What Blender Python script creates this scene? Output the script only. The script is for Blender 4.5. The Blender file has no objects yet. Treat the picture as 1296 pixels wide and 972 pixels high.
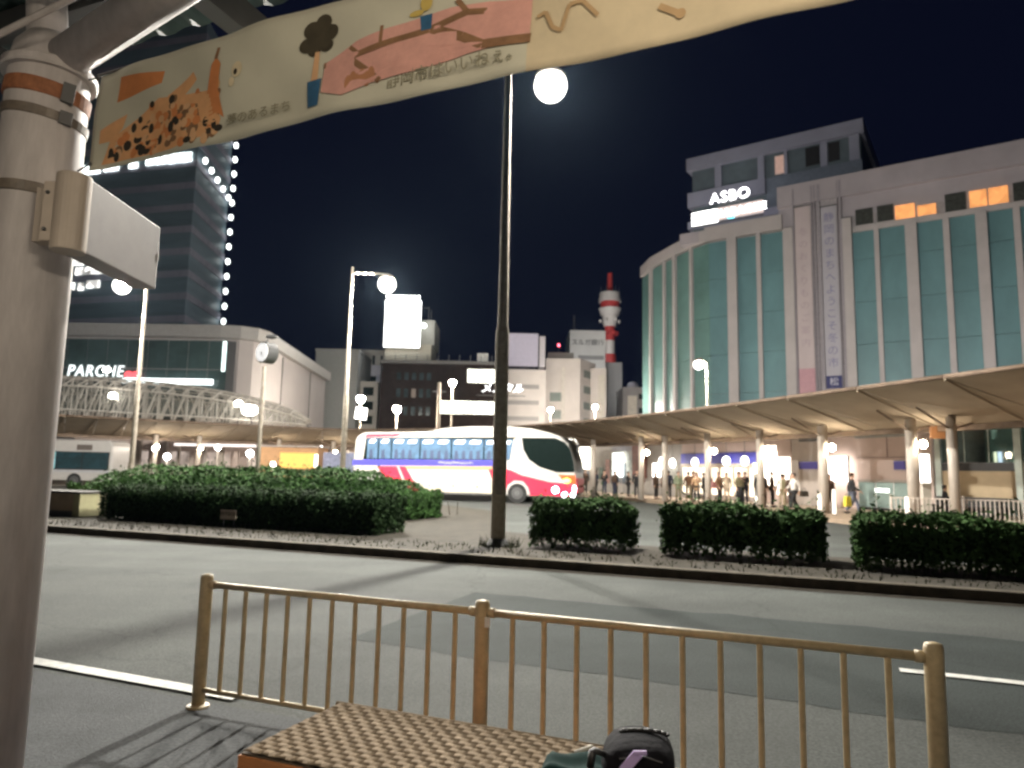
import bpy, bmesh, math, random
from mathutils import Vector, Matrix
random.seed(7)
sc = bpy.context.scene
COL = sc.collection
R = math.radians

# ------------------------------------------------------------ camera, world, exposure
cam_d = bpy.data.cameras.new("camera")
cam = bpy.data.objects.new("camera", cam_d)
COL.objects.link(cam)
cam.location = (0, 0, 1.55)
PITCH, ROLL = math.atan(112 / 900.0), R(1.2)
cam.matrix_world = (Matrix.Translation((0, 0, 1.55)) @ Matrix.Rotation(R(90) + PITCH, 4, 'X') @ Matrix.Rotation(ROLL, 4, 'Z'))
cam_d.sensor_width = 36.0
cam_d.lens = 25.0
cam_d.clip_start, cam_d.clip_end = 0.05, 3000
cam_d.dof.use_dof = True
cam_d.dof.focus_distance = 3.4
cam_d.dof.aperture_fstop = 25.0 / (1000 * 0.0088)
sc.camera = cam

world = bpy.data.worlds.new("World")
sc.world = world
world.use_nodes = True
bg = world.node_tree.nodes["Background"]
bg.inputs[0].default_value = (0.10, 0.14, 0.46, 1)
bg.inputs[1].default_value = 0.022
sc.view_settings.view_transform = 'Standard'
sc.view_settings.look = 'None'
sc.view_settings.exposure = 0.0
sc.cycles.use_denoising = True
sc.cycles.use_adaptive_sampling = True
sc.cycles.adaptive_threshold = .02
sc.cycles.diffuse_bounces = 2
sc.cycles.glossy_bounces = 2
sc.cycles.filter_width = 2.5
sc.cycles.sample_clamp_indirect = 4.0
sc.cycles.max_bounces = 5

# ------------------------------------------------------------ materials
MATS = {}
def mat(key, col=(.5, .5, .5), rough=.6, metal=0.0, var=.15, scale=3.0, bump=0.0, bscale=30.0, emis=None, es=0.0, alpha=1.0, trans=0.0, stretch=None, spec=None):
    if key in MATS:
        return MATS[key]
    m = bpy.data.materials.new(key)
    m.use_nodes = True
    nt = m.node_tree
    b = nt.nodes["Principled BSDF"]
    b.inputs["Roughness"].default_value = rough
    b.inputs["Metallic"].default_value = metal
    b.inputs["Alpha"].default_value = alpha
    if spec is not None: b.inputs["Specular IOR Level"].default_value = spec
    if trans:
        b.inputs["Transmission Weight"].default_value = trans
    tc = nt.nodes.new("ShaderNodeTexCoord")
    mp = nt.nodes.new("ShaderNodeMapping")
    nt.links.new(tc.outputs["Object"], mp.inputs[0])
    if stretch:
        mp.inputs["Scale"].default_value = stretch
    nz = nt.nodes.new("ShaderNodeTexNoise")
    nz.inputs["Scale"].default_value = scale
    nz.inputs["Detail"].default_value = 6
    nz.inputs["Roughness"].default_value = .65
    nt.links.new(mp.outputs[0], nz.inputs["Vector"])
    cr = nt.nodes.new("ShaderNodeValToRGB")
    cr.color_ramp.elements[0].position = .3
    cr.color_ramp.elements[1].position = .7
    lo = tuple(max(0, c * (1 - var)) for c in col) + (1,)
    hi = tuple(min(1, c * (1 + var)) for c in col) + (1,)
    cr.color_ramp.elements[0].color = lo
    cr.color_ramp.elements[1].color = hi
    nt.links.new(nz.outputs["Fac"], cr.inputs[0])
    nt.links.new(cr.outputs[0], b.inputs["Base Color"])
    if bump:
        n2 = nt.nodes.new("ShaderNodeTexNoise")
        n2.inputs["Scale"].default_value = bscale
        n2.inputs["Detail"].default_value = 4
        nt.links.new(mp.outputs[0], n2.inputs["Vector"])
        bp = nt.nodes.new("ShaderNodeBump")
        bp.inputs["Strength"].default_value = bump
        bp.inputs["Distance"].default_value = .02
        nt.links.new(n2.outputs["Fac"], bp.inputs["Height"])
        nt.links.new(bp.outputs[0], b.inputs["Normal"])
    if emis:
        b.inputs["Emission Color"].default_value = tuple(emis) + (1,)
        b.inputs["Emission Strength"].default_value = es
    MATS[key] = m
    return m

def lit(key, col, es, var=0.0, scale=2.0, lo=.5, stretch=None):
    """something that gives off light; var > 0 breaks the glow up with things standing behind the glass"""
    if key in MATS:
        return MATS[key]
    m = mat(key, tuple(c * .6 for c in col), .5, emis=col, es=es)
    if es <= 1.7: m.cycles.emission_sampling = 'NONE'
    if var:
        nt = m.node_tree
        b = nt.nodes["Principled BSDF"]
        tc = nt.nodes.new("ShaderNodeTexCoord")
        mp = nt.nodes.new("ShaderNodeMapping")
        if stretch: mp.inputs["Scale"].default_value = stretch
        nt.links.new(tc.outputs["Object"], mp.inputs[0])
        nz = nt.nodes.new("ShaderNodeTexVoronoi")
        nz.inputs["Scale"].default_value = scale
        nt.links.new(mp.outputs[0], nz.inputs["Vector"])
        mr = nt.nodes.new("ShaderNodeMapRange")
        mr.inputs[1].default_value, mr.inputs[2].default_value = .1, .8
        mr.inputs[3].default_value, mr.inputs[4].default_value = es * lo, es
        sp = nt.nodes.new("ShaderNodeSeparateColor")
        nt.links.new(nz.outputs["Color"], sp.inputs[0])
        nt.links.new(sp.outputs[0], mr.inputs[0])
        nt.links.new(mr.outputs[0], b.inputs["Emission Strength"])
    return m

# ------------------------------------------------------------ mesh helpers
class MB:
    def __init__(s):
        s.v, s.f = [], []
    def add(s, vs, fs):
        o = len(s.v)
        s.v += [tuple(p) for p in vs]
        s.f += [tuple(i + o for i in f) for f in fs]
        return s
    def box(s, x0, x1, y0, y1, z0, z1):
        vs = [(x, y, z) for z in (z0, z1) for y in (y0, y1) for x in (x0, x1)]
        return s.add(vs, [(0, 2, 3, 1), (4, 5, 7, 6), (0, 1, 5, 4), (2, 6, 7, 3), (0, 4, 6, 2), (1, 3, 7, 5)])
    def rbox(s, c, size, rz=0.0, rx=0.0, ry=0.0):
        M = Matrix.Rotation(rz, 3, 'Z') @ Matrix.Rotation(ry, 3, 'Y') @ Matrix.Rotation(rx, 3, 'X')
        h = Vector(size) / 2
        vs = [Vector(c) + M @ Vector((sx * h.x, sy * h.y, sz * h.z)) for sz in (-1, 1) for sy in (-1, 1) for sx in (-1, 1)]
        return s.add(vs, [(0, 2, 3, 1), (4, 5, 7, 6), (0, 1, 5, 4), (2, 6, 7, 3), (0, 4, 6, 2), (1, 3, 7, 5)])
    def prism_y(s, pts, y0, y1):
        n = len(pts)
        vs = [(x, y0, z) for x, z in pts] + [(x, y1, z) for x, z in pts]
        return s.add(vs, [tuple(range(n)), tuple(range(2 * n - 1, n - 1, -1))] + [(i, i + n, (i + 1) % n + n, (i + 1) % n) for i in range(n)])
    def prism_z(s, pts, z0, z1):
        n = len(pts)
        vs = [(x, y, z0) for x, y in pts] + [(x, y, z1) for x, y in pts]
        return s.add(vs, [tuple(range(n - 1, -1, -1)), tuple(range(n, 2 * n))] + [(i, (i + 1) % n, (i + 1) % n + n, i + n) for i in range(n)])
    def tube(s, p, q, r0, r1=None, n=10, caps=True):
        r1 = r0 if r1 is None else r1
        p, q = Vector(p), Vector(q)
        d = (q - p).normalized()
        a = d.cross(Vector((0, 0, 1)) if abs(d.z) < .95 else Vector((1, 0, 0))).normalized()
        b = d.cross(a)
        vs = [p + (a * math.cos(t) + b * math.sin(t)) * r0 for t in [2 * math.pi * i / n for i in range(n)]]
        vs += [q + (a * math.cos(t) + b * math.sin(t)) * r1 for t in [2 * math.pi * i / n for i in range(n)]]
        fs = [(i, (i + 1) % n, (i + 1) % n + n, i + n) for i in range(n)]
        if caps:
            fs += [tuple(range(n - 1, -1, -1)), tuple(range(n, 2 * n))]
        return s.add(vs, fs)
    def path(s, pts, r, n=8):
        for a, b in zip(pts, pts[1:]):
            s.tube(a, b, r, r, n)
        return s
    def lathe(s, prof, c=(0, 0, 0), n=20):
        vs, fs = [], []
        for r, z in prof:
            vs += [(c[0] + r * math.cos(2 * math.pi * i / n), c[1] + r * math.sin(2 * math.pi * i / n), c[2] + z) for i in range(n)]
        for k in range(len(prof) - 1):
            fs += [(k * n + i, k * n + (i + 1) % n, (k + 1) * n + (i + 1) % n, (k + 1) * n + i) for i in range(n)]
        fs += [tuple(range(n - 1, -1, -1)), tuple(range((len(prof) - 1) * n, len(prof) * n))]
        return s.add(vs, fs)
    def ell(s, c, r, nu=14, nv=9):
        if not hasattr(r, '__len__'): r = (r, r, r)
        prof = []
        vs, fs = [], []
        for k in range(nv + 1):
            t = math.pi * (k + .02) / (nv + .04)
            for i in range(nu):
                p = 2 * math.pi * i / nu
                vs.append((c[0] + r[0] * math.sin(t) * math.cos(p), c[1] + r[1] * math.sin(t) * math.sin(p), c[2] - r[2] * math.cos(t)))
        for k in range(nv):
            fs += [(k * nu + i, k * nu + (i + 1) % nu, (k + 1) * nu + (i + 1) % nu, (k + 1) * nu + i) for i in range(nu)]
        fs += [tuple(range(nu - 1, -1, -1)), tuple(range(nv * nu, (nv + 1) * nu))]
        return s.add(vs, fs)
    def mesh(s, name, smooth=False, recalc=True):
        me = bpy.data.meshes.new(name)
        me.from_pydata(s.v, [], s.f)
        if recalc:
            bm = bmesh.new(); bm.from_mesh(me)
            bmesh.ops.recalc_face_normals(bm, faces=bm.faces)
            bm.to_mesh(me); bm.free()
        if smooth:
            me.shade_smooth() if hasattr(me, "shade_smooth") else None
        me.update()
        return me
    def build(s, name, m, parent=None, smooth=False, bevel=0.0, recalc=True):
        me = s.mesh(name, smooth, recalc)
        me.materials.append(m)
        o = bpy.data.objects.new(name, me)
        COL.objects.link(o)
        if parent is not None: o.parent = parent
        if bevel:
            bv = o.modifiers.new("bevel", 'BEVEL'); bv.width = bevel; bv.segments = 2; bv.limit_method = 'ANGLE'
        return o

def inst(name, me, parent=None, loc=(0, 0, 0), rot=(0, 0, 0), scale=None):
    o = bpy.data.objects.new(name, me)
    COL.objects.link(o)
    o.parent = parent
    o.location = loc; o.rotation_euler = rot
    if scale: o.scale = scale
    return o

def tag(o, label=None, cat=None, group=None, kind=None):
    if label: o["label"] = label
    if cat: o["category"] = cat
    if group: o["group"] = group
    if kind: o["kind"] = kind
    return o

def thing(name, label, cat, loc=(0, 0, 0), rz=0.0, group=None):
    o = bpy.data.objects.new(name, None)
    COL.objects.link(o)
    o.empty_display_size = .3
    o.location = loc; o.rotation_euler = (0, 0, rz)
    return tag(o, label, cat, group)

def struct(name, mb, m, **k):
    return tag(mb.build(name, m, **k), kind='structure')

def lettering(name, body, size, m, parent, loc, rz=0.0, extrude=.01, align='CENTER', shear=0.0, sx=1.0):
    c = bpy.data.curves.new(name, 'FONT')
    c.body = body; c.size = size; c.extrude = extrude
    c.space_character = 1.14 if body.isascii() else 1.0
    c.align_x = align; c.align_y = 'CENTER'; c.shear = shear
    c.materials.append(m)
    tmp = bpy.data.objects.new(name + "_curve", c)
    COL.objects.link(tmp)
    dg = bpy.context.evaluated_depsgraph_get()
    me = bpy.data.meshes.new_from_object(tmp.evaluated_get(dg))
    bpy.data.objects.remove(tmp); bpy.data.curves.remove(c)
    me.name = name
    if not me.materials: me.materials.append(m)
    o = bpy.data.objects.new(name, me)
    COL.objects.link(o)
    o.parent = parent
    o.location = loc; o.rotation_euler = (R(90), 0, rz); o.scale = (sx, 1, 1)
    return o

def copy_tree(o, parent=None):
    c = o.copy(); COL.objects.link(c)
    if parent is not None: c.parent = parent
    for ch in o.children: copy_tree(ch, c)
    return c

A = R(22)                                   # the street runs to the right and towards the camera
def st(s, n, z=0.0):                        # street coordinates -> world
    return (s * math.cos(A) + n * math.sin(A), -s * math.sin(A) + n * math.cos(A), z)

# common materials
M_asph = mat("asphalt", (.076, .082, .077), .85, var=.22, scale=.35, bump=.35, bscale=90, spec=.2)
def wear(m, fine, fine_amt, lane_amt):
    nt = m.node_tree; b = nt.nodes["Principled BSDF"]
    src = b.inputs["Base Color"].links[0].from_socket
    tc = nt.nodes.new("ShaderNodeTexCoord")
    last = src
    for sc_, amt, st_, rot in ((fine, fine_amt, (1, 1, 1), 0), (1.0, lane_amt, (.06, 1.1, 1), 22), (.55, lane_amt * .9, (1, 1, 1), 0)):
        mp = nt.nodes.new("ShaderNodeMapping"); mp.inputs["Rotation"].default_value = (0, 0, R(rot)); mp.inputs["Scale"].default_value = st_
        nz = nt.nodes.new("ShaderNodeTexNoise"); nz.inputs["Scale"].default_value = sc_; nz.inputs["Detail"].default_value = 3
        mr = nt.nodes.new("ShaderNodeMapRange"); mr.inputs[1].default_value, mr.inputs[2].default_value = .3, .7
        mr.inputs[3].default_value, mr.inputs[4].default_value = 1 - amt, 1 + amt
        mx = nt.nodes.new("ShaderNodeMix"); mx.data_type = 'RGBA'; mx.blend_type = 'MULTIPLY'; mx.inputs[0].default_value = 1
        nt.links.new(tc.outputs["Object"], mp.inputs[0]); nt.links.new(mp.outputs[0], nz.inputs["Vector"]); nt.links.new(nz.outputs["Fac"], mr.inputs[0])
        nt.links.new(last, mx.inputs[6]); nt.links.new(mr.outputs[0], mx.inputs[7]); last = mx.outputs[2]
    mp = nt.nodes.new("ShaderNodeMapping"); vz = nt.nodes.new("ShaderNodeTexVoronoi"); vz.feature = 'DISTANCE_TO_EDGE'; vz.inputs["Scale"].default_value = .22
    nz = nt.nodes.new("ShaderNodeTexNoise"); nz.inputs["Scale"].default_value = 1.3; nz.inputs["Detail"].default_value = 5
    va = nt.nodes.new("ShaderNodeVectorMath"); va.operation = 'ADD'
    nt.links.new(tc.outputs["Object"], nz.inputs["Vector"]); nt.links.new(tc.outputs["Object"], va.inputs[0]); nt.links.new(nz.outputs["Color"], va.inputs[1]); nt.links.new(va.outputs[0], vz.inputs["Vector"])
    mr = nt.nodes.new("ShaderNodeMapRange"); mr.inputs[1].default_value, mr.inputs[2].default_value, mr.inputs[3].default_value, mr.inputs[4].default_value = .0, .008, .80, 1
    mx = nt.nodes.new("ShaderNodeMix"); mx.data_type = 'RGBA'; mx.blend_type = 'MULTIPLY'; mx.inputs[0].default_value = 1
    nt.links.new(vz.outputs["Distance"], mr.inputs[0]); nt.links.new(last, mx.inputs[6]); nt.links.new(mr.outputs[0], mx.inputs[7])
    nt.links.new(mx.outputs[2], b.inputs["Base Color"])
wear(M_asph, 55, .34, .10)
M_patch = mat("asphalt_dark", (.040, .048, .046), .85, var=.2, scale=.8, bump=.35, bscale=90, spec=.15)
M_pave = mat("asphalt_walk", (.068, .073, .076), .85, var=.25, scale=1.2, bump=.35, bscale=90, spec=.2)
wear(M_patch, 55, .34, .10); wear(M_pave, 50, .30, .15)
M_line = mat("line_paint", (.62, .62, .58), .7, var=.35, scale=9)
M_soil = mat("median_soil", (.034, .029, .020), .95, var=.4, scale=3, bump=.5, bscale=40)
M_kerb = mat("kerb_concrete", (.075, .062, .043), .9, var=.35, scale=5, bump=.2)
M_plat = mat("platform_tiles", (.36, .27, .19), .7, var=.15, scale=2)
M_leaf = mat("hedge_leaf", (.036, .074, .022), .8, var=.6, scale=2.2, spec=.1)
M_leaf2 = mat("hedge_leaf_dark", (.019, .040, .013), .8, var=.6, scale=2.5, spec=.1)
M_leaf3 = mat("hedge_leaf_lamplit", (.034, .076, .020), .8, var=.55, scale=2.2, spec=.1)  # lighter than the front hedge: lamp light put into the leaf colour
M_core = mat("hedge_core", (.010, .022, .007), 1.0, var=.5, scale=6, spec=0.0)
M_stem = mat("hedge_stem", (.07, .055, .04), .9)
M_rail = mat("rail_paint", (.50, .395, .235), .45, var=.22, scale=16, bump=.05)
M_steel = mat("painted_steel", (.56, .52, .505), .5, var=.16, scale=6, bump=.05, bscale=60, stretch=(2.5, 2.5, .5))
M_dksteel = mat("dark_steel", (.10, .10, .10), .5, var=.2)
M_pole = mat("lamp_pole_paint", (.34, .30, .25), .9, var=.25, scale=9, spec=.08)
M_white = mat("white_paint", (.78, .77, .74), .5, var=.05)
M_black = mat("black_plastic", (.02, .02, .022), .5)
M_chrome = mat("chrome", (.7, .7, .7), .2, metal=1)
def glare_globe(key, col, es):
    """oversized lamp globe: its own glow stands for glare, the bulb inside shines through"""
    m = bpy.data.materials.new(key); m.use_nodes = True
    nt = m.node_tree; nt.nodes.clear()
    out = nt.nodes.new("ShaderNodeOutputMaterial"); add = nt.nodes.new("ShaderNodeAddShader")
    em = nt.nodes.new("ShaderNodeEmission"); tr = nt.nodes.new("ShaderNodeBsdfTransparent")
    em.inputs[0].default_value = tuple(col) + (1,); em.inputs[1].default_value = es
    nt.links.new(em.outputs[0], add.inputs[0]); nt.links.new(tr.outputs[0], add.inputs[1]); nt.links.new(add.outputs[0], out.inputs[0])
    return m
M_globe = glare_globe("lamp_glare_globe", (1, .96, .88), 3.0)  # wide self-glowing globe stands in for glare round the bulb
M_bulb = lit("lamp_bulb", (1, .95, .86), 29000)
M_bulb_far = lit("lamp_bulb_far", (1, .94, .84), 13000)
M_warm = lit("lamp_warm", (1, .86, .66), 130)
M_tube = lit("fluorescent_tube", (1, .85, .66), 215)

# ------------------------------------------------------------ ground, road, island, platform
def sheet(pts, z):
    b = MB(); b.add([(x, y, z) for x, y in pts], [tuple(range(len(pts)))])
    return b
g = 900
struct("ground", sheet([(-g, -g), (g, -g), (g, g), (-g, g)], -.004), M_asph, recalc=False)
def stp(pts): return [st(s, n)[:2] for s, n in pts]
_rp = random.Random(12)
_edge = [(-3.9 + .35 * i, 5.75 - .016 * i + _rp.uniform(-.05, .05)) for i in range(98)] + [(30 - .35 * i, 9.2 - .006 * i + _rp.uniform(-.06, .06)) for i in range(98)]
struct("road_patch", sheet(stp(_edge), -.0015), M_patch, recalc=False)
struct("pavement", sheet(stp([(-30, -12), (30, -12), (30, 3.84), (-30, 3.84)]), .001), M_pave, recalc=False)
def tagged_line(pts, label):
    b = sheet(stp(pts), .010)
    return tag(b.build("road_marking", M_line, recalc=False), label, "road marking", "white lines on the near road")
tagged_line([(-14, 4.0), (-3.55, 3.92), (-3.55, 4.05), (-14, 4.14)], "white edge line running out left of the railing end post")
tagged_line([(.72, 6.79), (14, 6.79), (14, 6.91), (.72, 6.91)], "thin white lane line starting behind the right end post of the railing")

# island between the two roads
isl = [(-60, 11.45), (40, 11.45), (40, 14.7), (-3.5, 14.7), (-7.0, 16.4), (-8.4, 19.5), (-10, 24), (-16, 29), (-26, 33), (-60, 36)]
struct("median_island", MB().prism_z([st(s, n)[:2] for s, n in isl], -.02, .13), M_soil)
struct("kerb", MB().prism_z(stp([(-60, 11.25), (40, 11.25), (40, 11.448), (-60, 11.448)]), -.02, .145), M_kerb, bevel=.02)
# gutter strip of dirt along the kerb foot
struct("gutter", sheet(stp([(-60, 10.98), (40, 10.98), (40, 11.25), (-60, 11.25)]), .003), mat("gutter_dirt", (.035, .03, .024), .95, var=.4, scale=2, spec=.1), recalc=False)

# far platform
plat = [(2.0, 62), (4.2, 52), (7.2, 44), (9.2, 37), (10.6, 30.5), (12.0, 24.5), (13.6, 15), (60, 15), (60, 120), (2, 120)]
struct("platform_pavement", MB().prism_z(plat, -.02, .15), M_plat)
struct("plaza_pavement", MB().prism_z([(-80, 44), (-30, 45), (-18, 53), (-4, 53.5), (1.6, 62), (1.6, 118), (-80, 118)], -.02, .14), mat("plaza_tiles", (.30, .25, .2), .8))

# ------------------------------------------------------------ hedges
def leaf_cloud(n, fn, size, seed):
    rnd = random.Random(seed)
    vs, fs = [], []
    for i in range(n):
        c, nrm = fn(rnd)
        c = Vector(c)
        d = (Vector(nrm) + Vector((rnd.gauss(0, .6), rnd.gauss(0, .6), rnd.gauss(0, .6)))).normalized()
        a = d.cross(Vector((rnd.random() - .5, rnd.random() - .5, rnd.random() - .5))).normalized()
        b = d.cross(a)
        l = size * rnd.uniform(.5, 1.45); w = l * rnd.uniform(.38, .6)
        k = len(vs)
        vs += [c - a * l, c + b * w, c + a * l, c - b * w]
        fs.append((k, k + 1, k + 2, k + 3))
    return vs, fs

def hedge(label, s0, s1, n0, n1, h, nleaf, size, seed, leafm, sparse=.3, roundness=.35, group="clipped hedges on the island", base=.13, wob=.05):
    L, W = s1 - s0, n1 - n0
    loc = st((s0 + s1) / 2, (n0 + n1) / 2, base)
    t = thing("hedge", label, "hedge", loc, -A, group)
    a, b = L / 2, W / 2
    rr = min(roundness, b * .95)
    rnd0 = random.Random(seed + 5)
    ph = [rnd0.uniform(0, 6) for _ in range(4)]
    def hh(x, y):
        return h + wob * math.sin(x * 2.1 + ph[0]) + wob * .8 * math.sin(x * 4.7 + ph[1] + y * 2)
    def rim(u):                       # rounded-rectangle outline
        per = u * 2 * (L + W)
        if per < L: return (-a + per, -b, 0, -1)
        per -= L
        if per < W: return (a, -b + per, 1, 0)
        per -= W
        if per < L: return (a - per, b, 0, 1)
        per -= L
        return (-a, b - per, -1, 0)
    def fn(rnd):
        if rnd.random() < .42:
            x, y = rnd.uniform(-a, a), rnd.uniform(-b, b)
            nx, ny, nz = 0, 0, 1
            z = hh(x, y)
        else:
            x, y, nx, ny = rim(rnd.random())
            nz = .2
            z = hh(x, y) * (1 - (rnd.random() ** 1.0) * (1 - sparse * .35))
            x += -nx * abs(rnd.gauss(0, .06)); y += -ny * abs(rnd.gauss(0, .06))
        # round the plan corners and the top edge
        cx, cy = max(-a + rr, min(a - rr, x)), max(-b + rr, min(b - rr, y))
        dx, dy = x - cx, y - cy
        d = math.hypot(dx, dy)
        if d > rr:
            x, y = cx + dx / d * rr, cy + dy / d * rr; d = rr
        if d > 0:
            z = min(z, hh(x, y) - .6 * rr * (1 - math.sqrt(max(0, 1 - (d / rr) ** 2))) * (1 if z > h * .6 else 0))
        j = .03
        return (x + rnd.gauss(0, j), y + rnd.gauss(0, j), max(.03, z + rnd.gauss(0, .03) + (rnd.expovariate(14) if (nz == 1 and rnd.random() < .10) else 0))), (nx, ny, nz)
    vs, fs = leaf_cloud(nleaf, fn, size, seed)
    m = MB(); m.v, m.f = vs, fs
    f = m.build("foliage", leafm, t, recalc=False)
    f["kind"] = "stuff"
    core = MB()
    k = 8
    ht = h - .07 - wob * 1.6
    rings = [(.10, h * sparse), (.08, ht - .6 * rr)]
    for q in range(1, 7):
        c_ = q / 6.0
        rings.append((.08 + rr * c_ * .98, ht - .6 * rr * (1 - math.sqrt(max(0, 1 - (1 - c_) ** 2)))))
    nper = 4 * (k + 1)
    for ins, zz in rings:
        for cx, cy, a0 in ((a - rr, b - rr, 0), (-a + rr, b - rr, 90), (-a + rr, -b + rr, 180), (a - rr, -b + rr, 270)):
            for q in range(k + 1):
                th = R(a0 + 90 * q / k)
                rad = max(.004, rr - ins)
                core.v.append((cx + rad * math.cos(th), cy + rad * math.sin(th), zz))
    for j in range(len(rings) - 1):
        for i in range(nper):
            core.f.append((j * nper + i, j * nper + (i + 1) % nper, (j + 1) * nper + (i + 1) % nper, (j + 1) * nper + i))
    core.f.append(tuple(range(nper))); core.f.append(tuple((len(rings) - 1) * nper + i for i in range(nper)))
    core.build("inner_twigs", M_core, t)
    sm = MB()
    rs = random.Random(seed + 9)
    for i in range(int(L * 7)):
        x, y = rs.uniform(-a + .1, a - .1), rs.uniform(-b + .12, b - .12)
        sm.tube((x, y, 0), (x + rs.gauss(0, .06), y + rs.gauss(0, .06), h * max(.35, sparse + .1)), .014, .009, 5)
    so = sm.build("stem", M_stem, t)
    so["kind"] = "stuff"
    return t
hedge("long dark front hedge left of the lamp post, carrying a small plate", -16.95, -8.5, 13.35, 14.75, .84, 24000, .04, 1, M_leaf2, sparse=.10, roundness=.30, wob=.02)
hedge("big dense green hedge behind the long front hedge, in front of the coach", -22.0, -10.35, 15.2, 21.5, 1.30, 34000, .062, 2, M_leaf3, sparse=.2, roundness=2.2, wob=.07)
hedge("short hedge block right beside the tall lamp post", -4.82, -2.97, 12.95, 14.15, .83, 7600, .045, 3, M_leaf, sparse=.28, roundness=.18)
hedge("middle hedge block in front of the waiting people", -2.32, .36, 12.9, 14.1, .84, 10500, .045, 4, M_leaf, sparse=.30, roundness=.18)
hedge("rightmost hedge block in front of the platform fence", .82, 4.6, 12.62, 13.85, .80, 13500, .045, 5, M_leaf, sparse=.28, roundness=.18)

# small plate on the front hedge
t = thing("hedge_plate", "small pale plate with dark characters fixed to the front of the long hedge", "sign", st(-12.45, 13.24, .32), -A)
MB().box(-.23, .23, -.012, .012, 0, .22).build("plate", mat("plate_paint", (.42, .36, .28), .6), t)
lettering("lettering", "静岡駅前", .115, mat("plate_ink", (.08, .06, .05), .7), t, (0, -.016, .13), 0, .002)
MB().tube((-.15, .03, -.19), (-.15, .03, .1), .012).tube((.15, .03, -.19), (.15, .03, .1), .012).build("stake", M_dksteel, t)

# low beige block at the far left end of the island
t = thing("planter_box", "low beige concrete box at the left end of the long front hedge", "planter", st(-18.6, 13.9, .13), -A)
MB().box(-2.2, .72, -.5, .5, .16, .62).build("box_wall", mat("beige_concrete", (.34, .26, .18), .85), t, bevel=.02)
MB().box(.725, .98, -.52, .52, .02, .62).build("end_block", mat("yellowish_block", (.36, .34, .2), .85), t, bevel=.02)
MB().box(-1.9, .7, -.38, .45, 0, .155).build("plinth", M_dksteel, t)
MB().box(-2.25, 1.0, -.53, .53, .625, .67).build("coping", mat("coping", (.05, .045, .04), .9), t)

# weeds round the lamp foot
rw = random.Random(3)
t = thing("weed_tuft", "dry weed tufts round the foot of the tall lamp post", "plant", st(-5.45, 12.9, .13), -A)
m = MB()
for i in range(90):
    a, r0 = rw.uniform(0, 6.28), rw.uniform(.1, .38)
    x, y = r0 * math.cos(a) * 1.3, r0 * math.sin(a) * .7
    dx, dy, hgt = rw.gauss(0, .07), rw.gauss(0, .07), rw.uniform(.06, .26)
    m.add([(x - .012, y, 0), (x + .012, y, 0), (x + dx, y + dy, hgt)], [(0, 1, 2)])
m.build("blades", mat("weed", (.05, .06, .03), .9), t, recalc=False)["kind"] = "stuff"
rw = random.Random(31)
m = MB()
for i in range(1500):
    s_, n_ = rw.uniform(-22, 8), rw.uniform(11.5, 12.9)
    x, y, _ = st(s_, n_)
    hgt = rw.uniform(.02, .09)
    m.add([(x - .012, y, .125), (x + .012, y, .125), (x + rw.gauss(0, .03), y + rw.gauss(0, .03), .13 + hgt)], [(0, 1, 2)])
tag(m.build("grass", mat("dry_grass", (.035, .038, .018), .95, var=.4), recalc=False), "thin dry grass growing along the island kerb", "grass", kind='stuff')

# ------------------------------------------------------------ street lamps
def street_lamp(label, loc, h, arm, bulb_r, bulbm, rz, pole_r=.11, group="tall street lamps of the plaza", base_h=4.3, drop=.05, name="street_lamp", rise=.45):
    t = thing(name, label, "street lamp", loc, 0, group)
    p = MB()
    if base_h:
        p.lathe([(pole_r * 1.35, 0), (pole_r * 1.28, base_h - .08), (pole_r * 1.0, base_h + .05), (pole_r * .55, h)], n=14)
    else:
        p.lathe([(pole_r, 0), (pole_r * .6, h)], n=10)
    p.build("pole", M_pole, t, smooth=True)
    if base_h:
        MB().lathe([(pole_r * 2.1, 0), (pole_r * 2.1, .04), (pole_r * 1.5, .16)], n=14).build("foot", M_dksteel, t)
    dx, dy = math.cos(rz) * arm, math.sin(rz) * arm
    if arm:
        pts = [(0, 0, h - .25)] + [(dx * k / 5, dy * k / 5, h - .25 + rise * math.sin(k / 5 * 1.9)) for k in range(1, 6)]
        MB().path(pts, .045, 8).build("arm", M_pole, t, smooth=True)
        zc = pts[-1][2] - bulb_r - drop
    else:
        zc = h + bulb_r * .8
    cap = MB().lathe([(bulb_r * .95, zc + bulb_r * .62), (bulb_r * .6, zc + bulb_r * .98), (.05, zc + bulb_r * 1.1 + drop)], (dx, dy, 0), 14)
    cap.build("lamp_hood", M_pole, t, smooth=True)
    if base_h:
        gl = MB().ell((dx, dy, zc), (bulb_r, bulb_r, bulb_r), 24, 16).build("lamp_globe", M_globe, t, smooth=True)
        MB().ell((dx, dy, zc), (.12, .12, .12), 12, 8).build("bulb", bulbm, gl, smooth=True)
    else:
        MB().ell((dx, dy, zc), (bulb_r, bulb_r, bulb_r), 18, 12).build("lamp_globe", bulbm, t, smooth=True)
    if base_h:
        MB().box(-.07, .07, -pole_r * 1.5 - .03, -pole_r * 1.2, 1.0, 1.5).build("hatch", M_pole, t)
    return t
street_lamp("tall street lamp with a big globe of glare between the hedges", st(-5.45, 12.93, .12), 11.2, 2.45, .40, M_bulb, R(66), .105, rise=.3)
street_lamp("tall street lamp rising behind the left hedge, globe on its right", (-6.55, 28, .12), 9.55, 1.4, .36, M_bulb, R(12), .085, rise=.05)
street_lamp("tall street lamp at left, globe half hidden under the sign box", (-14.8, 28, .12), 9.2, 1.1, .34, M_bulb, R(172), .075, rise=.05)
street_lamp("white street lamp standing behind the right canopy, before the glass facade", (13.4, 48.5, .15), 9.3, .55, .36, M_bulb_far, R(180), .09, group=None)
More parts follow.
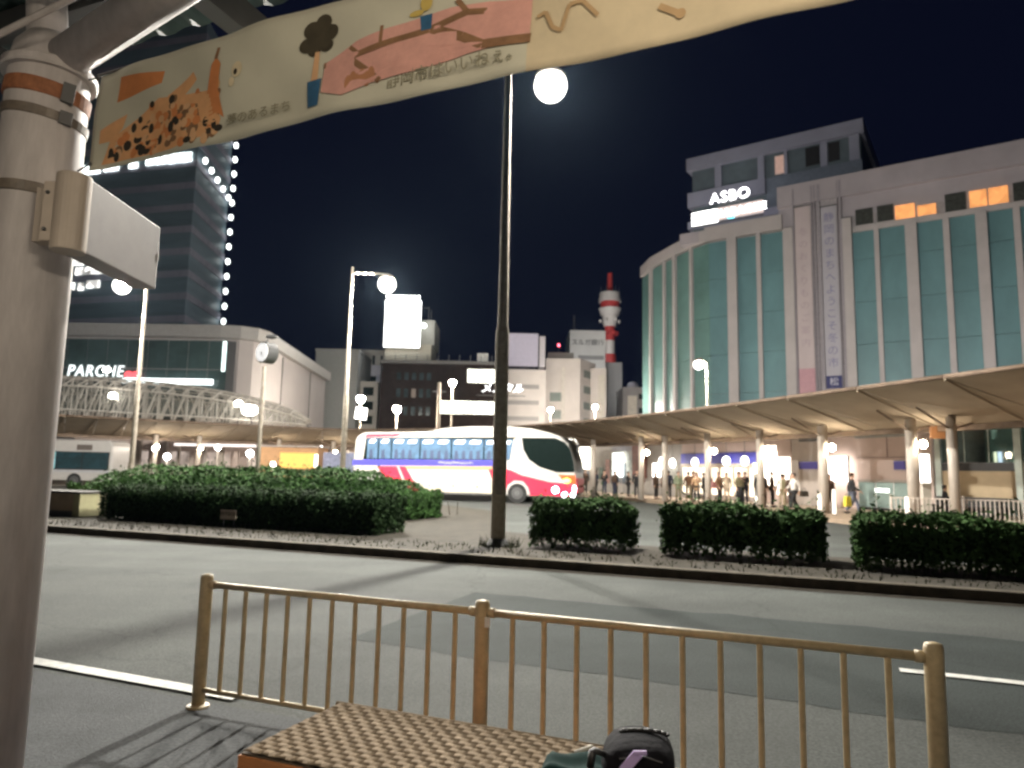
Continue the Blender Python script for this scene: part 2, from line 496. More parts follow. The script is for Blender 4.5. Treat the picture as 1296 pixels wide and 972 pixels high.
for lb, loc, h, r_ in (("white round lamp on a pale post above the coach, before the dark office block", (-6.4, 76, .14), 10.6, .33),
                       ("small round lamp on a thin post just above the coach tail", (-12.1, 75, .14), 7.5, .38),
                       ("small round lamp over the canopy edge before the stepped white block", (5.4, 98, .14), 9.9, .30),
                       ("small round lamp over the canopy edge below the red and white tower", (11.8, 100, .14), 10.6, .30),
                       ("small round lamp above a lit square sign, left of the coach roof", (-16.4, 77, .14), 8.7, .40)):
    street_lamp(lb, loc, h, 0, r_, lit("lamp_globe_small", (1, .90, .76), 1150) if loc[0] < 10 else lit("lamp_globe_dim", (1, .92, .84), 2600), 0, .13, "small post lamps behind the coach", base_h=0, name="post_lamp")
for lb, loc in (("added lamp hidden behind the right canopy, nearer one", (26.0, 50.0, .15)), ("added lamp hidden behind the right canopy, farther right", (37.0, 46.0, .15))):
    street_lamp(lb, loc, 6.4, .6, .3, lit("facade_fill_bulb", (1, .95, .9), 6000), R(60), .08, group="added lamps behind the right canopy", base_h=2.5, rise=.05)  # added lamps, out of sight, that brighten the store facade
# pale flagpole-like post beside the first of them
t = thing("utility_pole", "pale thick utility pole beside the post lamp above the coach", "pole", (-7.6, 74, .14))
MB().lathe([(.24, 0), (.17, 10.6)], n=12).build("shaft", mat("pale_concrete", (.5, .42, .34), .8), t, smooth=True)
MB().box(-.7, .7, -.06, .06, 9.6, 9.72).build("crossarm", M_dksteel, t)
t = thing("square_sign", "lit white square sign under the small lamp left of the coach", "sign", (-16.2, 76, .14))
MB().lathe([(.08, 0), (.07, 7.0)], n=8).build("post", M_pole, t)
MB().rbox((.1, 0, 7.35), (1.15, .2, 1.2), ry=.12).build("face", lit("sign_white", (1, .97, .92), 9), t)

# ------------------------------------------------------------ clock
t = thing("plaza_clock", "round white clock on a slim post behind the left hedge", "clock", (-7.75, 22, .13))
MB().lathe([(.07, 0), (.06, 4.55)], n=12).build("post", M_pole, t, smooth=True)
drum = MB()
drum.tube((-.05, -.12, 4.98), (.16, .18, 4.98), .33, .33, 24)
drum.build("clock_drum", M_dksteel, t)
d = Vector((-.21, -.30, 0)).normalized()
face = MB(); c0 = Vector((-.05, -.12, 4.98))
face.tube(c0 + d * .002, c0 + d * .03, .29, .29, 28)
fo = face.build("clock_face", lit("clock_white", (1, .98, .95), .95), t)
e = Vector((-d.y, d.x, 0))
hd = MB()
def hand(ang, ln, w):
    v = (e * -math.sin(ang) + Vector((0, 0, 1)) * math.cos(ang)); s_ = v.cross(d)
    b0 = c0 + d * .034
    hd.add([b0 - s_ * w, b0 + s_ * w, b0 + v * ln], [(0, 1, 2)])
hand(R(-150), .24, .02); hand(R(-200), .16, .025)
hd.build("clock_hand", M_black, t, recalc=False)
MB().tube((0.02, 0, 5.3), (0.05, .0, 5.42), .025).ell((.16, .05, 5.5), (.2, .08, .07)).build("finial", M_dksteel, t, smooth=True)

# ------------------------------------------------------------ bus shelter: column, roof, lamps
CX, CY = -2.17, 3.1
t = thing("shelter_column", "big grey round steel column of the bus shelter at the left edge", "column", (CX, CY, 0))
MB().lathe([(.165, .06), (.165, 3.36), (.15, 3.44), (.11, 3.50)], n=40).build("shaft", M_steel, t, smooth=True)
MB().lathe([(.26, 0), (.26, .03), (.19, .06)], n=32).build("base_plate", M_dksteel, t)
M_tape = mat("orange_tape", (.32, .125, .055), .7, var=.35, scale=25)
M_band = mat("steel_band", (.17, .14, .11), .45, var=.3, scale=20)
def band(z, h, m, tilt, label=None):
    b = MB().lathe([(.167, -h / 2), (.173, -h / 2 + .004), (.173, h / 2 - .004), (.167, h / 2)], n=40)
    o = b.build("band", m, t, smooth=False)
    o.location = (0, 0, z); o.rotation_euler = (R(2), R(tilt), 0)
    if label: o["label"] = label
    MB().rbox((.155, -.09, 0), (.05, .04, h * 1.2), rz=.6).build("band_buckle", M_dksteel, o)
band(3.215, .072, M_tape, 7, "orange tape band wound round the column")
band(3.10, .046, M_band, 8)
band(2.745, .050, M_band, 4)
MB().tube((-.02, 0, 3.44), (-.16, .10, 4.05), .085, .085, 20).build("branch_pipe", M_steel, t, smooth=True)
MB().tube((.02, -.02, 3.36), (1.9, -.90, 3.83), .088, .088, 24).build("branch_pipe", M_steel, t, smooth=True)
MB().tube((-.20, -.26, 3.28), (.55, -.35, 3.62), .014, .014, 8).build("tie_rod", M_steel, t)
MB().lathe([(.19, 3.30), (.195, 3.31), (.195, 3.335), (.19, 3.345)], n=40).build("collar", M_steel, t)

roof = thing("shelter_roof", "dark corrugated bus shelter roof over the column top", "roof", st(0, 0, 3.86), -A)
m = MB()
xs = [-6 + i * .06 for i in range(234)]
for i in range(len(xs) - 1):
    z0, z1 = (.02 if (i // 2) % 2 else 0), (.02 if ((i + 1) // 2) % 2 else 0)
    m.add([(xs[i], -3, z0), (xs[i + 1], -3, z1), (xs[i + 1], 2.62, z1), (xs[i], 2.62, z0)], [(0, 1, 2, 3)])
m.build("roof_sheet", mat("teal_sheet", (.05, .085, .08), .5, var=.4, scale=1.5), roof, recalc=False)
for y in (-2.2, -1.0, .2, 1.3, 2.2):
    MB().box(-6, 8, y - .04, y + .04, -.13, -.005).build("purlin", M_dksteel, roof)
for x in (-5.1, -3.9, -2.4, -.6, 1.2, 3.0):
    MB().box(x - .05, x + .05, -3, 2.6, -.28, -.135).build("rafter", M_dksteel, roof)
def ceiling_light(label, s, n, ln, up):
    c = thing("ceiling_light", label, "ceiling light", st(s, n, up), -A + R(90), "fluorescent lights under the bus shelter roof")
    MB().box(-ln / 2 - .04, ln / 2 + .04, -.09, .09, .02, .09).build("housing", M_white, c, bevel=.01)
    MB().tube((-ln / 2, 0, 0), (ln / 2, 0, 0), .017, .017, 12).build("tube", M_tube, c, smooth=True)
    MB().tube((-ln * .35, 0, .09), (-ln * .35, 0, 3.6 - up), .01).tube((ln * .35, 0, .09), (ln * .35, 0, 3.6 - up), .01).build("hanger", M_dksteel, c)
ceiling_light("fluorescent light under the shelter roof near the big column", -2.7, -.7, 1.2, 3.2)
ceiling_light("added fluorescent light at the back of the shelter roof", -.9, -2.0, 1.2, 3.2)  # added out of view to light the column more evenly
ceiling_light("fluorescent light under the shelter roof above the bench", .35, .75, 1.2, 3.32)

# projecting sign box on the column
t = thing("projecting_sign", "blank grey sign box sticking out from the column towards the road", "sign", (-1.89, 2.93, 2.44))
M_box = mat("sign_box_paint", (.36, .335, .33), .55, var=.06, scale=8)
MB().box(-.055, .06, .0, .62, 0, .325).build("sign_case", M_box, t, bevel=.006)
M_cap = mat("cap_paint", (.56, .48, .40), .5, var=.10)
MB().lathe([(.066, -.004), (.068, .0), (.068, .325), (.066, .329)], (0, -.012, 0), 28).build("end_cap", M_cap, t, smooth=False)
MB().box(-.16, -.07, -.01, .05, .04, .28).box(-.10, -.05, -.055, .0, .03, .29).build("bracket", M_cap, t, bevel=.004)
MB().ell((-.078, -.058, .08), .009, 8, 5).ell((-.078, -.058, .24), .009, 8, 5).build("bolt", M_dksteel, t)
MB().box(.062, .066, .612, .622, .15, .19).build("latch", M_chrome, t)

# ------------------------------------------------------------ hanging banner
BA = R(24)
ban = thing("banner", "long printed cloth banner hung along the shelter edge above the road", "banner", (-1.917, 3.05, 2.85), -BA)
M_cloth = mat("banner_cloth", (.60, .585, .47), .9, var=.07, scale=2, bump=.12, bscale=9)
BL, BH = 4.6, .46
def bwave(x, z):
    return .012 * math.sin(x * 3.1 + z * 4) + .007 * math.sin(x * 8.3 - z * 9) + .004 * math.sin(x * 17 + z * 15)
m = MB()
nx, nz = 160, 14
for k in range(nz + 1):
    for i in range(nx + 1):
        x, z = BL * i / nx, BH * k / nz
        m.v.append((x, bwave(x, z), z))
for k in range(nz):
    for i in range(nx):
        a = k * (nx + 1) + i
        m.f.append((a, a + 1, a + nx + 2, a + nx + 1))
clo = m.build("cloth", M_cloth, ban, smooth=True, recalc=False)
sd = clo.modifiers.new("thick", 'SOLIDIFY'); sd.thickness = .002; sd.offset = 1
PZ = [0]
def flatprint(name, polys, m_, off=None):
    """printed shapes lying on the cloth; polys are lists of (x, z) in banner metres, finely fanned so they follow the waves"""
    PZ[0] += 1
    off = .0024 + .00025 * PZ[0] if off is None else off
    b = MB()
    for p in polys:
        cx = sum(q[0] for q in p) / len(p); cz = sum(q[1] for q in p) / len(p)
        o = len(b.v)
        ring = []
        for k in (1.0, .66, .33):
            for q in p:
                x, z = cx + (q[0] - cx) * k, cz + (q[1] - cz) * k
                b.v.append((x, bwave(x, z) - off, z))
        b.v.append((cx, bwave(cx, cz) - off, cz))
        n = len(p)
        for r_ in range(2):
            for i in range(n):
                b.f.append((o + r_ * n + i, o + r_ * n + (i + 1) % n, o + (r_ + 1) * n + (i + 1) % n, o + (r_ + 1) * n + i))
        for i in range(n):
            b.f.append((o + 2 * n + i, o + 2 * n + (i + 1) % n, o + 3 * n))
    o = b.build(name, m_, ban, recalc=False)
    if len(polys) > 1: o["kind"] = "stuff"
    return o
def dens(p, step=.02):
    out = []
    for a, b in zip(p, p[1:] + p[:1]):
        n = max(1, int(math.dist(a, b) / step))
        out += [(a[0] + (b[0] - a[0]) * i / n, a[1] + (b[1] - a[1]) * i / n) for i in range(n)]
    return out
def oval(cx, cz, rx, rz_, n=18, rot=0.0):
    c, s_ = math.cos(rot), math.sin(rot)
    return [(cx + rx * math.cos(q) * c - rz_ * math.sin(q) * s_, cz + rx * math.cos(q) * s_ + rz_ * math.sin(q) * c) for q in [2 * math.pi * i / n for i in range(n)]]
def stroke(pts, w):
    out = []
    for (x0, z0), (x1, z1) in zip(pts, pts[1:]):
        d = math.hypot(x1 - x0, z1 - z0) or 1e-6
        nx_, nz_ = -(z1 - z0) / d * w, (x1 - x0) / d * w
        out.append(dens([(x0 - nx_, z0 - nz_), (x1 - nx_, z1 - nz_), (x1 + nx_, z1 + nz_), (x0 + nx_, z0 + nz_)], .03))
    return out
def ink(k, c, v=.1): return mat("print_" + k, c, .85, var=v, scale=14)
O1, O2, BR = ink("orange", (.70, .26, .09)), ink("orange_light", (.78, .42, .2)), ink("brown", (.26, .14, .07), .3)
DK, PK, PE, BL_ = ink("dark", (.035, .028, .02)), ink("pink", (.70, .37, .31), .12), ink("peach", (.75, .45, .24)), ink("blue", (.03, .12, .24), .2)
clo.data.materials.append(ink("cream_field", (.66, .56, .38), .06))
for p_ in clo.data.polygons:
    if p_.center.x > 2.14: p_.material_index = 1
GR, LT, INK = ink("grey_green", (.38, .39, .31), .2), ink("cream", (.72, .62, .42)), ink("text_grey", (.28, .26, .18), .2)
flatprint("printed_block", [dens([(.14, .30), (.15, .42), (.43, .385), (.415, .335)])], O1)
flatprint("printed_block", [dens([(.42, .20), (.455, .27), (.60, .345), (.625, .305), (.55, .25)])], O2)
flatprint("printed_block", [dens([(.05, .12), (.055, .18), (.21, .235), (.19, .17), (.14, .12)])], O2)
# a plain heap of dots in the colours of the print
rb = random.Random(11)
heap = [(.07, .02), (.12, .12), (.24, .19), (.40, .27), (.60, .25), (.74, .23), (.78, .10), (.76, .05), (.50, .022), (.3, .02)]
flatprint("printed_heap", [dens(heap)], O2)
dots = {"a": [], "b": [], "c": [], "d": []}
for i in range(150):
    x = rb.uniform(.10, .77); z = rb.uniform(.03, .25)
    top = min(.02 + (x - .05) * .75, .26)
    if z > top: continue
    k = rb.choice("aabbcd")
    dots[k].append(oval(x, z, rb.uniform(.012, .024), rb.uniform(.013, .026), 10))
for k, mm in zip("abcd", (BR, O1, PE, DK)):
    flatprint("printed_dot", dots[k], mm)
# tall orange leaf, ball, potted tree, pink land with branches, brown tuft
flatprint("printed_leaf", [dens([(.715, .12), (.70, .22), (.72, .34), (.745, .37), (.775, .33), (.77, .22), (.80, .10), (.76, .13)])], O1)
flatprint("printed_leaf", stroke([(.742, .36), (.752, .41)], .009), BR)
flatprint("printed_ball", [oval(.868, .285, .026, .034), oval(.845, .235, .014, .02)], LT)
flatprint("printed_ball", [oval(.862, .275, .010, .014, 8)], DK)
flatprint("printed_tree", [oval(1.265 + dx_, .335 + dz_, r_, r_ * .9, 14) for dx_, dz_, r_ in ((-.05, -.03, .035), (-.03, .03, .04), (.02, .05, .038), (.055, .005, .036), (.01, -.02, .045), (.04, -.045, .03), (-.015, -.055, .03))], ink("dark_green", (.06, .05, .03), .3))
flatprint("printed_tree", [dens([(1.255, .27), (1.275, .27), (1.282, .15), (1.25, .15)])], PE)
flatprint("printed_pot", [dens([(1.232, .15), (1.30, .15), (1.292, .045), (1.24, .045)])], BL_)
flatprint("printed_land", [dens([(1.305, .09), (1.31, .21), (1.45, .265), (1.60, .285), (1.84, .305), (1.98, .30), (2.14, .27), (2.135, .12), (1.90, .12), (1.70, .095), (1.52, .085), (1.40, .06)])], PK)
flatprint("printed_branch", stroke([(1.305, .20), (1.42, .205), (1.60, .225), (1.76, .245), (1.90, .275), (2.13, .245)], .012) +
          stroke([(1.42, .205), (1.50, .14), (1.56, .085)], .012) + stroke([(1.76, .245), (1.88, .19), (1.96, .14), (2.14, .12)], .017) +
          stroke([(1.42, .25), (1.47, .205)], .008) + stroke([(1.9, .275), (1.86, .33)], .01) + stroke([(1.56, .23), (1.56, .30)], .007), BR)
flatprint("printed_tuft", [oval(1.425 + .02 * i, .105 + (.012 if i % 2 else 0), .016, .03, 10) for i in range(6)], ink("rust", (.48, .22, .11)))
flatprint("printed_sprig", [oval(1.74, .345, .025, .03, 12), oval(1.70, .315, .03, .012, 10)], ink("yellow", (.6, .45, .12)))
flatprint("printed_sprig", [dens([(1.715, .30), (1.765, .30), (1.76, .245), (1.72, .245)])], BL_)
flatprint("printed_wave", stroke([(2.16, .19), (2.19, .20), (2.215, .14), (2.245, .12), (2.275, .20), (2.32, .20), (2.37, .14)], .007) +
          stroke([(2.42, .22), (2.5, .2)], .012) + stroke([(2.56, .13), (2.62, .09)], .010) + [oval(2.625, .088, .016, .016)], ink("faint_brown", (.50, .34, .18)))
def bantext(body, x, z, size, sx=1.0):
    lettering("printed_text", body, size, INK, ban, (x, -.012, z), 0, .001, sx=sx)
bantext("静岡市はいいねぇ。", 1.85, .075, .062, .95)
bantext("夢のあるまち", .99, .075, .05, 1.1)
for x, z in ((.01, .44), (.01, .03)):
    MB().tube((x, -.004, z), (x - .10, .01, z + (.02 if z > .2 else -.01)), .004).ell((x, -.004, z), (.011, .006, .011), 10, 6).build("tie_cord", M_dksteel, ban)
MB().tube((-.02, .012, BH + .006), (BL, .012, BH + .006), .006).build("top_wire", M_dksteel, ban)

# ------------------------------------------------------------ railing
rl = thing("guard_railing", "beige tube guard railing between the bench and the road", "railing", st(-3.66, 3.74), -A)
posts = [0, 2.0, 4.19]
pm = MB().lathe([(.041, 0), (.041, .815), (.036, .835), (.012, .842)], n=20).mesh("post", True); pm.materials.append(M_rail)
for x in posts:
    p = inst("post", pm, rl, (x, 0, 0))
    MB().lathe([(.072, 0), (.07, .012), (.045, .02)], n=18).build("post_foot", M_rail, p)
bal = MB().tube((0, 0, .12), (0, 0, .765), .0145, .0145, 10, False).mesh("baluster", True); bal.materials.append(M_rail)
for x0, x1 in zip(posts, posts[1:]):
    MB().tube((x0 + .03, 0, .775), (x1 - .03, 0, .775), .021, .021, 14).build("top_rail", M_rail, rl, smooth=True)
    MB().tube((x0 + .03, 0, .11), (x1 - .03, 0, .11), .016, .016, 12).build("bottom_rail", M_rail, rl, smooth=True)
    for i in range(1, 12):
        inst("baluster", bal, rl, (x0 + (x1 - x0) * i / 12, 0, 0))
    for x in (x0 + .055, x1 - .055):
        MB().tube((x - .02, 0, .775), (x + .02, 0, .775), .027, .027, 12).build("rail_socket", M_rail, rl, smooth=True)
MB().rbox((2.045, -.03, .73), (.03, .035, .05), rz=.4).build("bracket", M_white, rl)

# ------------------------------------------------------------ woven bench and bag
bn = thing("woven_bench", "long bench with a woven brown top and orange wooden front below the railing", "bench", st(-2.08, 2.35), -A)
BLn, BW = 1.50, .66
M_wv = mat("wicker_light", (.215, .168, .118), .9, var=.25, scale=12, spec=.04)
M_wv2 = mat("wicker_dark", (.205, .158, .108), .9, var=.25, scale=12, spec=.04)
M_or = mat("orange_wood", (.50, .20, .07), .55, var=.2, scale=5, stretch=(1, 6, 6))
MB().box(0, BLn, 0, .03, .04, .425).build("front_board", M_or, bn, bevel=.004)
MB().box(0, BLn, BW - .03, BW, .04, .425).build("back_board", M_or, bn, bevel=.004)
MB().box(.002, .03, .032, BW - .032, .04, .425).box(BLn - .03, BLn - .002, .032, BW - .032, .04, .425).build("end_board", M_or, bn, bevel=.004)
for x in (.1, BLn - .1):
    for y in (.08, BW - .08):
        MB().box(x - .03, x + .03, y - .03, y + .03, 0, .06).build("leg", M_dksteel, bn)
MB().box(.01, BLn - .01, .01, BW - .01, .405, .432).build("seat_base", mat("seat_base", (.13, .10, .07), .9), bn)
pitch = .0405
nwarp, nweft = 16, 36
def ribbon(n, w, th, amp, phase):
    b = MB()
    segs = n * 4
    for i in range(segs + 1):
        x = pitch * n * i / segs
        z = amp * math.sin(math.pi * x / pitch + phase)
        for y in (-w / 2, w / 2): b.v.append((x, y, z + th / 2))
        for y in (-w / 2, w / 2): b.v.append((x, y, z - th / 2))
    for i in range(segs):
        a, c = i * 4, i * 4 + 4
        b.f += [(a, a + 1, c + 1, c), (a, c, c + 2, a + 2), (a + 1, a + 3, c + 3, c + 1)]
    return b
rm = [ribbon(nweft, .0395, .003, .0024, p).mesh("strip_long", True, False) for p in (0, math.pi)]
wm = [ribbon(nwarp, .0395, .003, .0024, p).mesh("strip_cross", True, False) for p in (math.pi, 0)]
for q in rm: q.materials.append(M_wv)
for q in wm: q.materials.append(M_wv2)
for i in range(nwarp):
    inst("woven_strip", rm[i % 2], bn, (.02, .026 + pitch * (i + .0), .443))
for i in range(nweft):
    inst("woven_strip", wm[i % 2], bn, (.02 + pitch * (i + .5), .006, .443), (0, 0, R(90)))
# rolled edge of the weave at the back
MB().tube((0, BW - .008, .438), (BLn, BW - .008, .438), .012, .012, 8).build("edge_roll", M_wv2, bn, smooth=True)

bp = thing("backpack", "black backpack with a lilac tag lying on the woven bench", "bag", st(-.585, 2.80, .452), -A + R(12))
bp.scale = (.88, .86, .64)
body = MB()
prof = [(-.15, 0), (-.165, .05), (-.15, .13), (-.11, .19), (-.02, .215), (.08, .205), (.135, .16), (.15, .08), (.145, 0)]
vs = []
for j, (yy, k) in enumerate(((-.17, .70), (-.145, .93), (-.06, 1.0), (.06, 1.0), (.13, .95), (.165, .75))):
    vs += [(x * k, yy, .004 + z * (k if z > .02 else 1)) for x, z in prof]
n = len(prof)
fs = [(j * n + i, j * n + (i + 1) % n, (j + 1) * n + (i + 1) % n, (j + 1) * n + i) for j in range(5) for i in range(n)]
fs += [tuple(range(n)), tuple(range(6 * n - 1, 5 * n - 1, -1))]
body.add(vs, fs)
bo = body.build("bag_body", mat("bag_fabric", (.009, .009, .012), .85, spec=.12, var=.3, scale=20, bump=.4, bscale=25), bp, smooth=True)
ss = bo.modifiers.new("sub", 'SUBSURF'); ss.levels = 2; ss.render_levels = 2
MB().rbox((-.035, -.176, .135), (.045, .012, .11), ry=.55).rbox((.002, -.18, .190), (.055, .012, .024), ry=-.1).build("tag", mat("lilac_tag", (.62, .48, .86), .6), bp, bevel=.004)
MB().path([(.02 + .10 * math.cos(q), .02, .200 + .022 * math.sin(q)) for q in [math.pi * i / 8 for i in range(9)]], .012).build("handle", M_black, bp, smooth=True)
MB().path([(-.13, -.1, .12), (-.19, -.13, .16), (-.2, -.14, .07), (-.17, -.15, .01)], .016).build("strap", M_black, bp, smooth=True)
MB().path([(-.08, -.163, .14), (.02, -.168, .165), (.09, -.163, .14)], .004).build("zip", M_dksteel, bp)
cl = thing("folded_jacket", "dark teal folded jacket with a pale cuff lying beside the backpack", "jacket", st(-.79, 2.72, .450), -A + R(10))
cl.scale = (.85, .9, .5)
j = MB()
rj = random.Random(5)
N = 14
for k in range(N + 1):
    for i in range(N + 1):
        x, y = -.17 + .34 * i / N, -.13 + .26 * k / N
        e_ = max(0, 1 - max(abs(x) / .17, abs(y) / .13) ** 4)
        j.v.append((x, y, .075 * e_ ** .5 * (1 + .25 * math.sin(x * 30 + y * 12) + .2 * math.sin(y * 45)) + .003))
for k in range(N):
    for i in range(N):
        a = k * (N + 1) + i
        j.f.append((a, a + 1, a + N + 2, a + N + 1))
j.build("cloth", mat("teal_cloth", (.010, .032, .030), .9, var=.3, scale=10, spec=.1), cl, smooth=True)
MB().tube((-.03, .09, .06), (.04, .1, .115), .017, .013, 10).build("cuff", mat("cuff", (.5, .48, .42), .8), cl, smooth=True)

# ------------------------------------------------------------ coach
def loft_y(b, prof, stations):
    """side outline prof (x, z) swept across the width; stations = (y, inset)"""
    cx = sum(p[0] for p in prof) / len(prof); cz = sum(p[1] for p in prof) / len(prof)
    x0, x1 = min(p[0] for p in prof), max(p[0] for p in prof)
    z0, z1 = min(p[1] for p in prof), max(p[1] for p in prof)
    n = len(prof); o = len(b.v)
    for y, ins in stations:
        kx, kz = 1 - 2 * ins / (x1 - x0), 1 - 2 * ins / (z1 - z0)
        mx, mz = (x0 + x1) / 2, (z0 + z1) / 2
        for x, z in prof: b.v.append((mx + (x - mx) * kx, y, mz + (z - mz) * kz))
    for j in range(len(stations) - 1):
        for i in range(n):
            b.f.append((o + j * n + i, o + j * n + (i + 1) % n, o + (j + 1) * n + (i + 1) % n, o + (j + 1) * n + i))
    b.f.append(tuple(o + i for i in range(n)))
    b.f.append(tuple(o + (len(stations) - 1) * n + i for i in reversed(range(n))))
    return b
def wheel(parent, x, y, r, side=-1):
    w = MB().tube((x, y, r), (x, y - side * .28, r), r, r, 26).build("wheel", mat("tyre", (.02, .02, .02), .9), parent, smooth=False)
    MB().tube((x, y + side * .02, r), (x, y, r), r * .58, r * .62, 20).build("rim", mat("rim_metal", (.07, .07, .07), .5), w)
    MB().tube((x, y + side * .05, r), (x, y + side * .019, r), r * .22, r * .26, 12).build("hub", M_dksteel, w)

M_bw = mat("coach_white", (.50, .48, .45), .3, var=.03)
M_bc = mat("coach_cream", (.54, .49, .39), .3, var=.04)
M_br = mat("coach_red", (.62, .035, .075), .28, var=.06)
M_bb = mat("coach_blue", (.07, .065, .42), .3, var=.08)
M_tan = mat("coach_tan", (.50, .33, .16), .35)
M_bk = mat("coach_black_glass", (.006, .011, .010), .3, spec=.06)
M_pane = lit("coach_pane", (.08, .175, .30), .42, var=1, scale=3.2, lo=.05, stretch=(1.0, 1, 1.0))
M_seatl = lit("coach_ceiling_light", (.92, .97, 1), 3.2)
co = thing("coach", "white coach with red and blue stripes and lit windows, seen from its side", "coach", (-8.6, 39.0, 0), -math.atan2(3, 11.8))
prof = [(.35, .36), (.02, .8), (-.03, 1.6), (.06, 3.15), (.22, 3.42), (.55, 3.58), (2.65, 3.62), (4.3, 3.66), (5.2, 3.84), (6.6, 3.93), (8.8, 3.94), (9.9, 3.84),
        (10.9, 3.62), (11.5, 3.40), (11.9, 3.05), (12.18, 2.2), (12.3, 1.5), (12.32, .9), (12.25, .45), (12.0, .33)]
b = loft_y(MB(), prof, [(0, .12), (.05, .05), (.14, .012), (.3, 0), (2.2, 0), (2.36, .012), (2.45, .05), (2.5, .12)])
b.build("body", M_bw, co)
def plate(name, pts, m_, y=-.012, th=.016, par=None):
    return MB().prism_y(pts, y, y + th).build(name, m_, par or co)
def rect(x0, x1, z0, z1): return [(x0, z0), (x1, z0), (x1, z1), (x0, z1)]
plate("window_band", [(.62, 2.10), (9.3, 2.18), (9.2, 3.36), (.75, 3.27)], M_bk)
for i, (x0, x1) in enumerate(((.84, 1.46), (1.54, 2.22), (2.30, 3.86), (3.94, 5.62), (5.70, 7.40), (7.48, 9.02))):
    w = plate("window", [(x0, 2.14 + .008 * x0), (x1, 2.14 + .008 * x1), (x1, 3.24), (x0, 3.22)], M_pane, -.018)
    k = 1 if x1 - x0 < 1 else 2
    for j in range(k):
        a = x0 + .10 + (x1 - x0) * j / k
        wd = (x1 - x0) / k - .22
        plate("ceiling_light", [(a, 3.0), (a + wd - .1, 3.0), (a + wd, 3.17), (a + .12, 3.17)], M_seatl, -.022, .003, w)
    rs = random.Random(i)
    s = MB()
    nseat = int((x1 - x0) / .4)
    for j in range(nseat):
        a = x0 + .12 + j * .4
        s.prism_y([(a, 2.18), (a + .24, 2.18), (a + .19, 2.62 + .06 * rs.random()), (a + .05, 2.62)], -.0205, -.0185)
    s.build("seat_back", mat("seat_cloth", (.05, .07, .13), .8), w)
plate("blue_stripe", [(.0, 1.76), (8.3, 1.86), (8.45, 2.16), (.0, 2.085)], M_bb)
plate("tan_stripe", [(3.15, 1.62), (8.0, 1.66), (8.25, 1.855), (3.12, 1.775)], M_tan)
plate("red_patch", [(1.45, 1.745), (2.62, 1.755), (2.95, 1.02), (2.12, .9)], M_br)
plate("red_patch", [(2.72, 1.757), (3.10, 1.76), (3.95, .46), (3.40, .46)], M_br)
plate("roof_red", [(.62, 3.29), (2.55, 3.36), (2.85, 3.50), (.80, 3.46)], M_br)
for i in range(3):
    d_ = plate("luggage_door", rect(4.02 + 1.38 * i, 5.36 + 1.38 * i, .46, 1.60), M_bc, -.010)
    MB().tube((4.5 + 1.32 * i, -.03, .78), (4.5 + 1.32 * i, -.008, .78), .05, .05, 12).build("latch", M_dksteel, d_)
plate("red_front", [(7.7, 1.70), (8.62, 1.72), (8.95, 1.66), (9.5, 1.42), (10.9, 1.12), (12.15, 1.02), (12.2, .5), (12.0, .42), (9.95, .42), (9.85, .8), (9.55, 1.12), (9.1, 1.15), (8.75, .9), (8.62, .46), (8.22, .46)], M_br)
plate("cream_swoosh", [(9.04, 3.3), (9.3, 3.3), (9.42, 2.7), (9.75, 2.15), (10.3, 1.78), (11.2, 1.52), (11.35, 1.36), (10.9, 1.26), (9.75, 1.46), (9.1, 1.78), (8.86, 2.2)], M_bc, -.020)
plate("driver_window", [(9.45, 3.34), (11.2, 3.34), (11.72, 3.12), (11.98, 2.78), (12.16, 2.1), (12.22, 1.62), (11.3, 1.60), (10.4, 1.86), (9.85, 2.22), (9.55, 2.72)], M_bk, -.016)
plate("skirt", [(.4, .38), (8.6, .38), (8.6, .455), (.4, .455)], M_dksteel)
# front: windscreen and bumper follow the nose
ws = MB()
o = [(11.56, 3.40), (11.95, 3.05), (12.23, 2.2), (12.33, 1.6)]
for x, z in o:
    for y in (.1, 1.25, 2.4): ws.v.append((x + .02 + (.05 if y == 1.25 else 0), y, z))
for k in range(3):
    for i in range(2):
        a = k * 3 + i; ws.f.append((a, a + 1, a + 4, a + 3))
ws.build("windscreen", M_bk, co, recalc=False)
MB().rbox((12.31, 1.25, .95), (.08, 2.3, .75)).build("front_panel", M_br, co, bevel=.03)
plate("corner_panel", [(11.35, 1.50), (12.25, 1.48), (12.28, 1.04), (11.75, 1.08)], mat("coach_orange", (.75, .12, .03), .35), -.026, .02)
MB().ell((11.82, -.03, 1.20), (.19, .03, .11)).build("turn_light", lit("amber", (1, .55, .08), 9), co, smooth=True)
for x, z, r_ in ((11.25, .72, .17), (11.72, .50, .13), (12.14, .50, .11)):
    MB().tube((x, -.05, z), (x, .02, z), r_ * .94, r_, 20).build("headlight", lit("headlight", (.93, .93, 1), 24), co)
MB().ell((12.22, -.03, .80), (.08, .06, .14)).build("headlight", lit("headlight", (.93, .93, 1), 24), co, smooth=True)
mr = MB().path([(11.9, -.02, 3.3), (12.25, -.18, 3.25), (12.42, -.22, 3.0)], .03).build("mirror_arm", M_white, co, smooth=True)
MB().rbox((12.42, -.22, 2.8), (.1, .22, .4)).build("mirror", M_black, mr, bevel=.03)
wheel(co, 9.27, -.02, .50); wheel(co, 2.75, -.02, .50); wheel(co, 9.27, 2.52, .5, 1); wheel(co, 2.75, 2.52, .5, 1)
